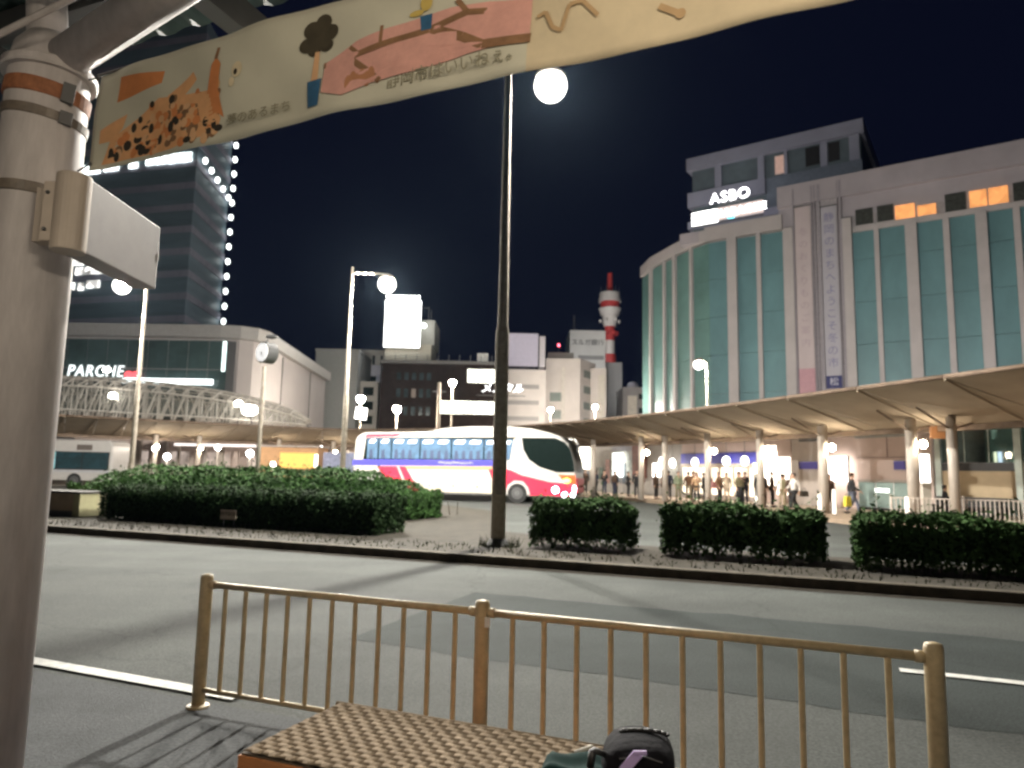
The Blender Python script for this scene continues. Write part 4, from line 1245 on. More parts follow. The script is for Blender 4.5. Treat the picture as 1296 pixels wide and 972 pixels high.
person("person in a dark jacket with hands low before the upright white panel", 7.0, 47.6, 'carry', 'navy', 'black', 30, 1.68)
person("person in dark clothes looking down, left of the red brown wall", 7.75, 47.0, 'phone', 'black', 'black', 60, 1.62)
person("person in a dark red jacket standing before the red brown wall", 8.35, 46.0, 'stand', 'red', 'black', -20, 1.7)
person("person in a long brown coat behind the stop between two pillars", 9.35, 43.8, 'stand', 'brown', 'dkbrown', 100, 1.62, 'long')
person("person in a grey green coat beside the white lit panel", 9.85, 42.0, 'stand', 'green', 'olive', 10, 1.68, 'long')
person("person in a brown jacket turned away from the road", 10.2, 41.0, 'stand', 'brown', 'khaki', 170, 1.66)
person("person in a tan coat and black trousers left of the slim pillar", 10.25, 39.4, 'phone', 'tan', 'black', -30, 1.64, 'long', 'longhair', M_hairb)
person("person in black half hidden by the slim pillar", 10.75, 39.8, 'carry', 'black', 'black', 80, 1.62)
person("person in a rust brown coat carrying a pink bag", 11.1, 38.0, 'carry', 'brown', 'black', 40, 1.66, 'long', 'longhair', M_hairb)
hold("hand_bag", "pink shoulder bag on the left side of the rust brown coat", 10.78, 37.9, .95, (.30, .12, .34), (.45, .2, .2), .3)
person("person in a pale beige coat between the rust coat and the black skirt", 11.95, 39.6, 'stand', 'beige', 'beige', -10, 1.66, 'long', 'longhair', M_hairb)
person("person in an olive jumper and long black skirt", 11.65, 36.4, 'stand', 'olive', 'black', 30, 1.66, 'jacket', 'longhair', M_hairb, 'black')
person("person in black with bent arms right of the long black skirt", 12.45, 38.0, 'phone', 'black', 'navy', -50, 1.7)
person("person in a brown jacket beside the bus stop post", 12.2, 34.6, 'stand', 'brown', 'dkbrown', 15, 1.68, 'long')
person("person in dark brown close behind the brown jacket", 12.75, 34.9, 'carry', 'dkbrown', 'black', 60, 1.72)
person("person in a pale coat at the glowing shop front", 13.2, 34.8, 'stand', 'white', 'beige', -20, 1.62, 'long', 'longhair', M_hairb)
person("person in an olive brown coat before the glowing shop front", 12.6, 33.0, 'phone', 'olive', 'khaki', 70, 1.6, 'long')
person("person in a white top and black trousers holding a dark bag out", 12.35, 31.2, 'walk', 'white', 'black', -80, 1.66)
hold("hand_bag", "dark bag carried by the person in the white top", 12.74, 31.1, .78, (.36, .16, .24), (.05, .04, .03), .1, strap=.12)
person("person in dark brown half behind the thick pale pillar", 13.45, 30.2, 'stand', 'dkbrown', 'black', 20, 1.62)
person("person in a black jacket and grey trousers carrying a yellow bag", 13.55, 28.4, 'walk', 'black', 'jean', 70, 1.70, 'jacket', 'hair', M_hairb)
hold("shopping_bag", "bright yellow shopping bag carried past the lit panel", 13.22, 28.15, .50, (.34, .14, .40), (.75, .62, .06), .5, strap=.1)
for lb, x, y, kd, tp, bt, fc, hh_, ct, hr in (
    ("person in black at the left end of the queue, right behind the coach nose", 4.45, 48.6, 'stand', 'black', 'black', 10, 1.70, 'jacket', 'hair'),
    ("person in a navy coat between the brown coat and the far pillar", 5.75, 48.2, 'phone', 'navy', 'black', -60, 1.66, 'long', 'longhair'),
    ("person in a dark brown jacket in the middle of the far dark row", 6.75, 46.4, 'stand', 'dkbrown', 'navy', 120, 1.64, 'jacket', 'hair'),
    ("person in a black long coat just left of the red brown wall", 8.0, 45.2, 'carry', 'black', 'black', -15, 1.74, 'long', 'hair'),
    ("person in a dark coat before the stop between the two lamps", 8.75, 43.0, 'stand', 'dkbrown', 'black', 45, 1.6, 'long', 'longhair'),
    ("person in a navy jacket right behind the green coated figure", 9.6, 43.4, 'stand', 'navy', 'black', 150, 1.72, 'jacket', 'hair'),
    ("person in a black long coat close behind the tan coat", 10.55, 41.3, 'phone', 'black', 'black', 20, 1.68, 'long', 'hair'),
    ("person in a dark red coat right of the slim pillar, behind the rust coat", 11.0, 39.9, 'stand', 'red', 'black', -35, 1.66, 'long', 'longhair'),
    ("person in a navy coat between the black skirt and the stop post", 12.0, 37.6, 'stand', 'navy', 'black', 75, 1.70, 'long', 'hair'),
    ("person in a black jacket left of the brown jacket at the stop post", 11.75, 33.7, 'carry', 'black', 'navy', 160, 1.70, 'jacket', 'hair'),
    ("person in a dark brown coat between the olive brown coat and the white top", 12.65, 32.2, 'stand', 'dkbrown', 'black', -10, 1.62, 'long', 'longhair')):
    person(lb, x, y, kd, tp, bt, fc, hh_, ct, hr)
pt = person("person in black sitting on the long platform bench", KX + 1.75 * math.cos(KA) - .85 * math.sin(KA), KY - 1.75 * math.sin(KA) - .85 * math.cos(KA), 'sit', 'black', 'black', 65, 1.68)

# ------------------------------------------------------------ left side, under and behind the canopy
for i, (x, y, z, r_) in enumerate(((-26.0, 53.6, 4.35, .55), (-22.8, 54.8, 4.35, .55), (-19.6, 56.4, 4.35, .55), (-28.6, 52.0, 4.3, .45))):
    downlight("round light in the left canopy, %s from the tall lamp pole" % ("just left", "just right", "second to the right", "second to the left")[i], x, y, z - .12, r_, lit("canopy_light", (1, .88, .78), 2.2), "round lights of the left canopy")
def globe(label, x, y, z, r_, es=60):
    t = thing("globe_lamp", label, "lamp", (x, y, .14), 0, "globe lamps at the left bus stops")
    MB().lathe([(.06, 0), (.05, z - .14 - r_)], n=8).build("post", M_pil, t, smooth=True)
    MB().ell((0, 0, z - .14), r_, 14, 10).build("globe", lit("globe_%d" % es, (1, .93, .88), es), t, smooth=True)
globe("round lamp left of the pair, low beside the left bus nose", -25.0, 50.2, 2.7, .17, 25)
globe("round lamp just right of the left bus, at window height", -24.0, 50.0, 2.15, .22, 25)
globe("round lamp in the middle of the left stops", -21.3, 52.0, 2.9, .2, 20)
globe("brighter round lamp further right of the middle one", -18.4, 50.5, 2.5, .24, 30)
globe("small warm lamp low behind the hedge top", -15.4, 46.5, 1.75, .17, 16)
globe("white lamp beside the clock post", -14.2, 53.5, 3.0, .22, 14)
globe("white lamp right of the clock post, low", -12.8, 54.0, 2.0, .2, 14)
M_ki = mat("stop_wall", (.58, .47, .42), .7, var=.1)
st_ = thing("stop_shelter", "pale bus stop building with columns under the left canopy", "building", (-30, 58.5, .14), R(-3))
MB().box(-8, 19, 3, 6, 0, 3.9).build("wall", M_ki, st_)
rs = random.Random(4)
for i in range(22):
    x = -7.5 + i * 1.2 + rs.uniform(-.2, .2)
    MB().box(x, x + rs.uniform(.15, .5), 1.0, 1.25, 0, rs.uniform(2.6, 3.6)).build("column", [M_ki, M_gw, M_pil][i % 3], st_)
for i in range(7):
    x = -7 + i * 3.6
    w = MB().box(x, x + 2.1, 2.9, 2.999, .9, 2.6).build("window", lit("stop_window", (.9, .75, .66), .55, var=1, scale=1.8, lo=.1), st_)
MB().box(2, 9, .9, 1.0, 3.05, 3.25).build("lit_strip", lit("stop_strip", (1, .9, .85), 1.6), st_)
ki = thing("lit_kiosk", "kiosk with a glowing yellow front and brown side behind the hedge", "kiosk", (-16.9, 52.0, .14), R(-6))
MB().box(-1.6, 3.0, .05, 2, 0, 2.9).build("wall", mat("kiosk_brown", (.48, .27, .13), .7), ki)
MB().box(.15, 2.75, -.02, .048, 1.4, 2.5).build("lit_front", lit("kiosk_yellow", (1, .58, .14), .8), ki)
MB().box(2.78, 2.98, -.04, .045, 1.5, 2.4).build("lit_edge", lit("kiosk_white", (1, .95, .85), 4), ki)
MB().box(-1.7, 3.1, -.15, 2.1, 2.91, 3.0).build("roof", M_gw, ki)
bb = thing("poster_board", "grey blue poster board right of the yellow kiosk", "sign", (-12.6, 52.6, .14), R(-8))
MB().box(-1.5, 1.5, -.04, .04, 1.1, 2.6).build("poster", mat("bluish_poster", (.26, .28, .40), .6, var=.4, scale=5), bb)
for x in (-1.45, 1.45): MB().box(x - .05, x + .05, -.06, .06, 0, 2.7).build("post", M_white, bb)

# glass truss canopy of the station
gc = thing("glass_canopy", "lens shaped glass canopy of white trusses before the station, lit from below", "canopy", (-36.5, 63.5, 0))
M_tr = mat("truss_white", (.62, .58, .52), .45)
M_gp = mat("canopy_glass", (.34, .34, .30), .3, var=.25, scale=.5, alpha=.30)
ax, ay, zt = 18.8, 5.5, 3.3
def dome(u, v):
    r2 = max(0, 1 - u * u - v * v)
    return Vector((ax * u, ay * v, 5.9 + zt * math.sqrt(r2) ** 1.1 - .6 * u))
def belly(u, v):
    r2 = max(0, 1 - u * u - v * v)
    return Vector((ax * u, ay * v, 5.9 - .9 * math.sqrt(r2) - .6 * u))
trm, gpm = MB(), MB()
NU, NV = 30, 8
def uv(i, j):
    u = -.98 + 1.96 * i / NU
    w = math.sqrt(max(0, 1 - u * u))
    return u, (-1 + 2 * j / NV) * w
for i in range(NU):
    for j in range(NV):
        a, b_, c, d_ = dome(*uv(i, j)), dome(*uv(i + 1, j)), dome(*uv(i + 1, j + 1)), dome(*uv(i, j + 1))
        if (i + j) % 1 == 0:
            gpm.add([a, b_, c, d_], [(0, 1, 2, 3)])
        trm.tube(a, b_, .07, .07, 4, False)
        if j: trm.tube(a, d_, .07, .07, 4, False)
        e_ = belly(*uv(i, j))
        if j % 2 == 0:
            trm.tube(e_, belly(*uv(i + 1, j)), .06, .06, 4, False)
            trm.tube(e_, b_, .075, .075, 4, False); trm.tube(e_, a, .075, .075, 4, False)
gpm.build("glass_roof", M_gp, gc, recalc=False)
trm.build("truss", M_tr, gc)["kind"] = "stuff"
for x in (-14, -6, 3, 11):
    MB().tube((x, 1, .14), (x, 1, 5.4), .28, .22, 12).tube((x, 1, 4.2), (x + 2, -1, 5.9), .08).tube((x, 1, 4.2), (x - 2, -1, 5.9), .08).build("column", M_tr, gc, smooth=True)
def flood(label, x, y, z, r_, es):
    t = thing("floodlight", label, "lamp", (x, y, z), 0, "floodlights of the glass truss canopy")
    MB().ell((0, 0, 0), (r_ * 1.2, r_ * .6, r_ * .8), 12, 8).build("lens", lit("flood_%d" % es, (1, .93, .84), es), t, smooth=True)
    MB().lathe([(r_ * .6, -r_ * .9), (r_ * .5, -r_ * .75)], n=10).build("base", M_dksteel, t)
    MB().tube((0, .2, -r_ * .8), (0, .8, -r_ * .8 - .8), .05).build("bracket", M_dksteel, t)
flood("brightest floodlight at the right tip of the truss canopy", -21.6, 58.6, 6.2, .55, 34)
flood("floodlight just above the brightest one in the truss", -23.2, 60.2, 6.9, .30, 30)
flood("floodlight high in the middle left of the truss canopy", -33.6, 58.4, 9.3, .26, 40)
flood("floodlight below the one in the middle left of the truss", -33.0, 58.6, 7.2, .30, 34)
flood("small floodlight at the far left of the truss canopy", -36.6, 56.0, 8.9, .22, 50)

# ------------------------------------------------------------ station building
M_sg = mat("station_glass", (.055, .085, .085), .22, var=.4, scale=.25)
M_sp = mat("station_panel", (.31, .285, .28), .7, var=.1, scale=.2)
sb_ = thing("station_building", "wide station shopping building with dark teal glass and a rounded roof rim", "building", (0, 0, 0))
foot = [(-62, 71), (-29, 70), (-27.4, 70.3), (-26.3, 71.2), (-25.8, 72.6), (-27.2, 103), (-62, 106)]
MB().prism_z(foot, 0, 14.2).build("wall", M_sp, sb_)
rim = [(-62.4, 70.4), (-29, 69.4), (-27.1, 69.75), (-25.75, 70.8), (-25.2, 72.6), (-26.6, 103.5), (-62.4, 106)]
MB().prism_z(rim, 14.25, 15.5).build("roof_rim", mat("rim_metal_grey", (.30, .29, .28), .5, var=.1), sb_)
def on_front(x): return 71 - (x + 62) / 33.0
ga = math.atan2(-1, 33)
for i in range(16):
    x0 = -61 + i * 2.05
    for k in range(3):
        z0 = 5.2 + k * 2.95
        MB().rbox((x0 + 1.0, on_front(x0 + 1.0) - .05, z0 + 1.43), (1.97, .08, 2.87), rz=ga).build("pane", M_sg, sb_)
MB().rbox((-27.95, 69.9, 9.6), (.75, .4, 8.6), rz=R(18)).build("dark_slot", M_black, sb_)
MB().rbox((-28.65, 69.85, 12.4), (.30, .2, 3.0), rz=ga).build("lit_strip", lit("station_strip", (.85, 1, .97), 2.2), sb_)
for i in range(2):
    MB().rbox((-26.1 - .2 * i, 80 + 12 * i, 7.0), (.12, .05, 14.0)).build("wall_joint", M_dksteel, sb_)
si = thing("lit_shop_sign", "white lit letters reading PARCHE on the dark station glass", "sign", (-41.2, 69.9, 10.15), ga)
lettering("letters", "PARCHE", 1.62, lit("letter_white", (.92, 1, 1), 1.6), si, (0, -.25, .45), 0, .06, shear=.15, sx=.86)
MB().box(-2.6, 2.6, -.1, -.04, -.55, -.45).build("mounting_rail", M_dksteel, si)
si = thing("lit_bar_sign", "long white lit bar with a small red glowing bow on the station glass", "sign", (-38.4, 69.85, 9.75), ga)
MB().box(.0, 9.0, -.30, -.1, -.26, .26).build("lit_bar", lit("bar_white", (.92, 1, 1), 3.4), si)
MB().ell((.55, -.2, .62), (.45, .12, .34)).ell((1.25, -.2, .62), (.38, .12, .34)).build("red_bow", lit("bow_red", (1, .12, .14), 1.6), si, smooth=True)
MB().box(-.1, 9.1, -.095, -.04, -.1, .1).build("mounting_rail", M_dksteel, si)
bh = thing("low_block", "plain dark block rising behind the station roof", "building", (-28.8, 106.5, 0))
MB().box(-1, 5.4, 0, 10, 0, 19.2).build("wall", mat("dim_block", (.22, .23, .23), .8, var=.1), bh)
MB().box(5.5, 8.2, 2, 10, 0, 15.0).build("wing", mat("dim_block2", (.3, .29, .27), .8, var=.1), bh)
MB().box(-1.1, 5.5, -.1, 10, 19.21, 19.6).build("parapet", mat("dim_block", (.22, .23, .23), .8), bh)
for k in range(4):
    MB().box(6.0, 7.6, 1.9, 1.999, 6.2 + k * 2.2, 7.5 + k * 2.2).build("window", M_bk, bh)

# ------------------------------------------------------------ dark tower with lights
tw = thing("office_tower", "tall dark office tower with a string of white lights down its edge", "building", (0, 0, 0))
foot = [(-50.9, 108), (-52.0, 123.5), (-87, 132), (-91, 118)]
M_tw = mat("tower_glass", (.15, .205, .24), .5, var=.35, scale=.12, stretch=(.3, .3, 2.0))
M_tb = mat("tower_band", (.27, .27, .33), .6, var=.2, scale=.3)
MB().prism_z(foot, 0, 74).build("wall", M_tw, tw)
def off(poly, d_):
    cx = sum(p[0] for p in poly) / len(poly); cy = sum(p[1] for p in poly) / len(poly)
    return [(x + (x - cx) / math.hypot(x - cx, y - cy) * d_, y + (y - cy) / math.hypot(x - cx, y - cy) * d_) for x, y in poly]
fb = MB().prism_z(off(foot, .18), 0, 1.1).mesh("floor_band"); fb.materials.append(M_tb)
for k in range(20): inst("floor_band", fb, tw, (0, 0, 2 + 3.6 * k))
M_tl = lit("tower_light", (.93, 1, .98), 4.5)
dot = MB().ell((0, 0, 0), (.40, .36, .55), 10, 6).mesh("edge_light", True); dot.materials.append(M_tl)
for k in range(17):
    inst("edge_light", dot, tw, (-51.1, 123.2, 24.2 + 2.72 * k))
for k in range(5):
    inst("edge_light", dot, tw, (-50.2 - .22 * k, 109.5 + 3.0 * k, 50.4 - .35 * k))
rs = random.Random(6)
def tface(t): return (-50.9 - 39.6 * t, 108 + 10 * t)
for t0, t1 in ((.02, .16), (.17, .23), (.27, .31), (.36, .43), (.45, .53)):
    x0, y0 = tface(t0); x1, y1 = tface(t1)
    MB().rbox(((x0 + x1) / 2, (y0 + y1) / 2 - .25, 50.2 + rs.uniform(-.3, .3)), (math.dist((x0, y0), (x1, y1)), .2, 1.5), rz=math.atan2(-10, 39.6)).build("lit_window", lit("tower_window", (.9, 1, .97), 5, var=1, scale=1.2, lo=.3), tw)
for z_, t0, t1 in ((32.6, .36, .52), (34.2, .44, .60), (30.3, .40, .46), (30.0, .475, .50), (30.1, .52, .55)):
    x0, y0 = tface(t0); x1, y1 = tface(t1)
    MB().rbox(((x0 + x1) / 2, (y0 + y1) / 2 - .25, z_), (math.dist((x0, y0), (x1, y1)), .2, 1.2), rz=math.atan2(-10, 39.6)).build("lit_window", lit("tower_window2", (1, .97, .92), 2.6, var=1, scale=1.0, lo=.1), tw)

# ------------------------------------------------------------ middle distance buildings
def block(name, label, cat, x, y, w, d, h, wallm, rz=0.0):
    t = thing(name, label, cat, (x, y, 0), rz)
    MB().box(0, w, 0, d, 0, h).build("wall", wallm, t)
    return t
def winrow(t, x0, x1, z0, z1, n, m, gap=.25, frame=None, y=-.06):
    wd = (x1 - x0) / n
    for i in range(n):
        w = MB().box(x0 + wd * i + gap / 2, x0 + wd * (i + 1) - gap / 2, y, -.002, z0, z1).build("window", m if not isinstance(m, list) else m[i % len(m)], t)
        if frame: MB().box(x0 + wd * i + gap / 2 - .08, x0 + wd * (i + 1) - gap / 2 + .08, y - .05, y - .003, z0 - .15, z0 - .01).build("sill", frame, w)
M_bga = mat("pale_blue_wall", (.56, .58, .68), .75, var=.08, scale=.4)
M_win = mat("night_window", (.03, .045, .05), .15, var=.5, scale=.6)
M_win2 = mat("teal_window", (.10, .18, .19), .15, var=.4, scale=.5)
t = block("apartment_building", "pale blue low building with ribbon windows left of the lit billboard", "building", -30.2, 120, 8.9, 12, 19.2, M_bga)
for k in range(5):
    MB().box(-.25, 9.1, -.5, -.01, 17.5 - 3.3 * k, 18.9 - 3.3 * k).build("balcony_band", mat("pale_band", (.56, .57, .66), .7), t)
    winrow(t, .4, 8.6, 15.75 - 3.3 * k, 17.3 - 3.3 * k, 6, [M_win, M_win, M_win2, M_win2, M_win, M_bga], .3)
MB().box(3.6, 8.85, 2, 9, 19.21, 22.2).build("penthouse", mat("pale_cream", (.55, .54, .50), .75), t)
for x in (5.9, 7.3): MB().box(x, x + .45, 1.93, 1.998, 19.6, 21.2).build("window", M_win, t)
M_red = lit("dim_red", (1, .15, .1), .35)
MB().box(2.1, 3.3, -.58, -.51, 12.6, 13.8).build("red_sign", M_red, t)
# billboard block
t = block("billboard_building", "small stair tower on the roof carrying a glaring white billboard", "building", -20.0, 110, 7.2, 8, 21.2, mat("billboard_base", (.52, .50, .42), .75))
MB().box(5.5, 7.6, .5, 8, 21.21, 25.2).build("stair_head", mat("stair_grey", (.40, .41, .38), .75), t)
bbd = thing("billboard", "glaring white lit billboard with small lamps along its top edge", "billboard", (-20.05, 109.2, 20.3))
MB().box(0, 5.5, -.12, .12, .3, 7.7).build("lit_face", lit("billboard_white", (1, 1, .97), 11), bbd)
MB().box(-.1, 5.6, .121, .7, .2, 7.8).build("frame", M_dksteel, bbd)
lm = MB().ell((0, -.5, .3), (.24, .24, .24), 8, 6).mesh("lamp"); lm.materials.append(lit("bill_lamp", (1, 1, .96), 12))
for i in range(9):
    q = inst("lamp", lm, bbd, (.35 + .6 * i, 0, 7.85))
for i in range(5): MB().tube((.5 + 1.1 * i, .1, 7.7), (.5 + 1.1 * i, -.5, 8.05), .04, .04, 5).build("lamp_arm", M_dksteel, bbd)
MB().tube((6.6, 1.5, 1), (6.6, 1.5, 7.1), .06).tube((7.0, 1.5, 1), (7.0, 1.5, 6.6), .05).tube((5.6, 1.5, 6.9), (6.7, 1.5, 6.9), .05).tube((5.6, 1, 4.5), (6.7, 1.5, 4.5), .05).build("scaffold", M_dksteel, bbd)
MB().ell((6.0, -.2, 3.7), (.5, .3, .4)).build("side_lamp", lit("bill_side", (1, 1, .96), 9), bbd, smooth=True)
# dark office with lit storeys
M_do = mat("dark_office", (.022, .016, .015), .85, var=.3, scale=.4, spec=.05)
t = block("dark_office", "dark brown office block with two glowing storeys behind the coach", "building", -19.6, 105, 18.9, 14, 17.4, M_do)
MB().box(-.1, 19, -.1, .3, 17.41, 17.9).build("parapet", M_dksteel, t)
M_cw = lit("clinic_window", (1, 1, .86), 4.2, var=1, scale=1.1, lo=.55)
winrow(t, 12.9, 18.0, 14.7, 16.7, 9, M_cw, .14)
winrow(t, 9.0, 18.0, 10.0, 11.9, 15, M_cw, .12)
winrow(t, 2.2, 7.8, 14.9, 16.0, 5, M_win, .5)
winrow(t, 2.2, 7.8, 12.3, 13.6, 5, [M_win, M_win, mat("faint_window", (.14, .11, .09), .4)], .5)
winrow(t, 2.2, 7.8, 9.6, 10.9, 5, M_win, .5)
MB().box(14.3, 15.9, .4, 2, 17.91, 19.2).build("roof_unit", mat("unit_white", (.5, .52, .52), .7), t)
for i in range(12): MB().tube((.5 + 1.6 * i, 0, 17.9), (.5 + 1.6 * i, 0, 18.8), .05, .05, 5).build("rail_post", M_dksteel, t)
tgn = thing("lit_letter_sign", "slanting white lit characters between the two glowing storeys", "sign", (-1.2, 104.6, 13.7))
lettering("letters", "メンタル", 1.55, lit("letter_white2", (1, 1, 1), 5), tgn, (-.3, -.1, .1), 0, .05, shear=.3)
MB().box(-4, 3.2, 0, .06, -.95, -.85).build("mounting_rail", M_dksteel, tgn)
# white block with sign box
M_wb = mat("white_block", (.72, .67, .63), .75, var=.08, scale=.4)
M_wb2 = mat("white_block_cool", (.60, .58, .62), .7, var=.06)
t = block("white_building", "pinkish white block with a big blank roof sign right of the lamp post", "building", -1.6, 115, 7.1, 12, 18.3, M_wb)
for k in range(3):
    MB().box(.1, 6.0, -.12, -.002, 15.1 - 2.6 * k, 15.8 - 2.6 * k).build("window_band", mat("pale_window_band", (.36, .34, .33), .4, var=.1), t)
sg = thing("roof_sign", "big blank pale lilac sign box on the white block roof", "sign", (-.8, 114.6, 18.6))
MB().box(0, 4.95, 0, .35, .2, 5.6).build("sign_face", lit("pale_sign_face", (.62, .58, .70), .24), sg)
MB().box(5.2, 6.1, .1, 3, .1, 5.2).build("sign_side", M_wb2, sg)
for i in range(6): MB().box(.3 + .8 * i, .42 + .8 * i, .1, .3, -.35, .19).build("strut", M_dksteel, sg)
MB().box(4.97, 5.19, .05, .3, .2, 5.4).build("gap", M_black, sg)
# white block D with angled right face
t = thing("white_building", "cream white block with windows stepping down its angled side", "building", (5.7, 120, 0))
MB().prism_z([(0, 0), (5.8, -.8), (9.0, 4.5), (2.2, 12)], 0, 21.0).build("wall", M_wb, t)
fa = math.atan2(5.3, 3.2)
for k in range(5):
    MB().rbox((7.25, 1.55, 18.6 - 2.75 * k), (2.6, .12, 1.25), rz=fa).build("window", mat("dim_green_window", (.20, .24, .22), .3), t)
for k in range(3):
    MB().rbox((1.7, -.27, 14.4 - 3.0 * k), (1.9, .12, 1.5), rz=math.atan2(-.8, 5.8)).build("window", mat("dim_green_window", (.20, .24, .22), .3), t)
MB().rbox((2.95, -.55, 12.5), (.6, .5, 14), rz=0).build("fin", mat("fin_white", (.7, .66, .6), .7), t)
MB().box(.5, 5, 3, 8, 21.01, 22.6).build("penthouse", mat("stair_grey", (.40, .41, .38), .75), t)
t = thing("white_building", "narrow cream block with a bright stair shaft beside the stepped windows", "building", (13.0, 122, 0))
MB().box(.6, 3.3, 0, 8, 0, 19.8).build("wall", M_wb, t)
MB().box(1.9, 3.0, -.3, -.01, 10.8, 18.6).build("stair_shaft", mat("shaft_cream", (.72, .68, .60), .7), t)
al = thing("aircraft_light", "small red warning light on a thin roof mast", "lamp", (8.0, 122, 22.6))
MB().tube((0, 0, 0), (0, 0, .9), .05).build("mast", M_dksteel, al)
MB().ell((0, 0, 1.1), (.22, .22, .3)).build("lens", lit("red_lens", (1, .12, .18), 6), al, smooth=True)
# sign-topped block
t = block("tall_white_building", "tall white block with dark rooftop characters beside the red and white tower", "building", 11.4, 140, 7.1, 10, 30.1, mat("bright_block", (.78, .78, .76), .75, var=.06, scale=.3))
MB().box(7.11, 10.9, 3, 12, 0, 24.2).build("wing", mat("wing_grey", (.42, .42, .42), .75), t)
MB().box(1.7, 6.8, -.06, -.002, 24.2, 25.0).build("sign_bar", mat("grey_print", (.35, .35, .35), .8), t)
lettering("letters", "スルガ銀行", 1.32, mat("dark_print", (.07, .07, .08), .7), t, (3.55, -.08, 27.6), 0, .05)
for x in (.8, 1.0): MB().tube((x, 1, 30.1), (x, 1, 33.4), .07, .04, 6).build("antenna", M_dksteel, t)
winrow(t, .6, 6.6, 17, 18.2, 5, M_win, .4); winrow(t, .6, 6.6, 20.5, 21.7, 5, M_win, .4)
# red and white communications tower
ct = thing("communications_tower", "red and white communications tower with two round platforms", "tower", (23.5, 170, 0))
M_tr_ = mat("tower_red", (.50, .05, .05), .6); M_tw_ = mat("tower_white", (.66, .63, .60), .6)
def ring(name, z0, z1, r0, r1, m): MB().lathe([(r0, z0), (r1, z1)], n=20).build(name, m, ct, smooth=False)
ring("shaft", 0, 30.4, 1.6, 1.5, M_tr_)
ring("shaft", 30.41, 33.8, 1.25, 1.2, M_tw_)
ring("shaft", 33.81, 37.2, 1.2, 1.2, M_tr_)
ring("shaft", 37.21, 40.0, 1.5, 1.9, M_tw_)
ring("platform", 40.01, 41.7, 2.2, 2.75, M_tw_)
ring("red_band", 41.71, 43.3, 2.3, 2.3, M_tr_)
ring("platform", 43.31, 45.6, 2.75, 2.45, M_tw_)
ring("mast", 45.61, 50.6, .75, .6, M_tr_)
for q in range(6):
    a = q * math.pi / 3
    MB().tube((2.2 * math.cos(a), 2.2 * math.sin(a), 45.6), (2.2 * math.cos(a), 2.2 * math.sin(a), 47.2), .08, .05, 5).build("antenna", M_dksteel, ct)
    MB().ell((1.7 * math.cos(a), 1.7 * math.sin(a), 35.6), (.5, .5, .6), 8, 6).build("dish", M_tr_, ct)
    MB().ell((2.3 * math.cos(a), 2.3 * math.sin(a), 38.6), (.35, .35, .5), 8, 6).build("dish", M_tw_, ct)
t = thing("floodlight", "added unseen lamp behind the parapet of the tall white block, lighting the tower", "lamp", (16.6, 148.5, 30.12))  # added hidden lamp that brightens the communications tower
MB().tube((0, 0, 0), (0, 0, .4), .05).build("stand", M_dksteel, t)
MB().ell((0, 0, .6), (.25, .25, .25), 10, 8).build("lens", lit("tower_fill_light", (1, .95, .9), 4200), t, smooth=True)
t = thing("floodlight", "added unseen lamp behind the narrow cream block, lighting the tall white block", "lamp", (15.0, 129.2, 19.82))  # added hidden lamp that brightens the tall white block's front
MB().tube((0, 0, 0), (0, 0, .2), .05).build("stand", M_dksteel, t)
MB().ell((0, 0, .38), (.2, .2, .2), 10, 8).build("lens", lit("block_fill_light", (1, .97, .93), 1300), t, smooth=True)
# low buildings at the right of the gap
t = block("low_building", "low grey building with lit shaft left of the department store", "building", 20.4, 130, 6.5, 8, 17.6, mat("low_grey", (.34, .33, .33), .8, var=.15, scale=.4))
MB().box(.9, 2.6, -.2, -.01, 9, 16.0).build("shaft", mat("shaft_cream", (.72, .68, .60), .7), t)
winrow(t, 2.8, 6.2, 15.4, 16.4, 3, M_win, .3); winrow(t, 2.8, 6.2, 12.8, 13.8, 3, M_win, .3)
MB().ell((2.2, 2, 18.0), (1.1, 1.1, .9), 12, 8).build("water_tank", mat("tank", (.25, .25, .30), .6), t, smooth=True)

# ------------------------------------------------------------ department store
DX, DY, DA = 48.94, 66.0, R(34)
ds = thing("department_store", "big department store with tall teal bays between pale piers and a curved corner", "building", (DX, DY, 0), -DA)
def dl(X, Y):
    x, y = X - DX, Y - DY
    return (x * math.cos(DA) - y * math.sin(DA), x * math.sin(DA) + y * math.cos(DA))
M_pier = mat("store_pier", (.46, .43, .43), .7, var=.08, scale=.5)
M_bay = mat("store_bay", (.115, .235, .26), .45, var=.22, scale=.22, stretch=(1, 1, .5))
M_bay2 = mat("store_bay_green", (.115, .23, .215), .45, var=.22, scale=.22)
M_par = mat("store_parapet", (.40, .37, .40), .75, var=.1, scale=.3)
curve = [dl(*p) for p in ((23.24, 82.49), (22.04, 85.6), (20.75, 88.96), (19.97, 91.45), (18.86, 94.85), (18.4, 99.5))]
curve = [(-30.8, 0)] + [(x, y) for x, y in curve[1:]]
# core walls
MB().prism_z([(16, .35), (16, 28), (-33, 40)] + [(x + .3, y + .35) for x, y in reversed(curve)], 0, 30.0).build("wall", M_pier, ds)
MB().box(-22.6, 16, .2, 20, 30.01, 34.6).build("parapet", M_par, ds)
MB().box(-22.65, 16.2, -.25, .18, 32.3, 34.75).build("parapet", M_par, ds)
MB().box(-34.5, -22.62, .3, 20, 30.01, 31.4).build("parapet", M_par, ds)
MB().box(-31.2, -22.2, -.32, .25, 29.75, 31.5).build("ledge", M_pier, ds)
for a, b_ in zip(curve, curve[1:]):
    L_ = math.dist(a, b_); an = math.atan2(b_[1] - a[1], b_[0] - a[0])
    MB().rbox(((a[0] + b_[0]) / 2, (a[1] + b_[1]) / 2, 30.5), (L_, .6, 1.5), rz=an).build("ledge", M_pier, ds)
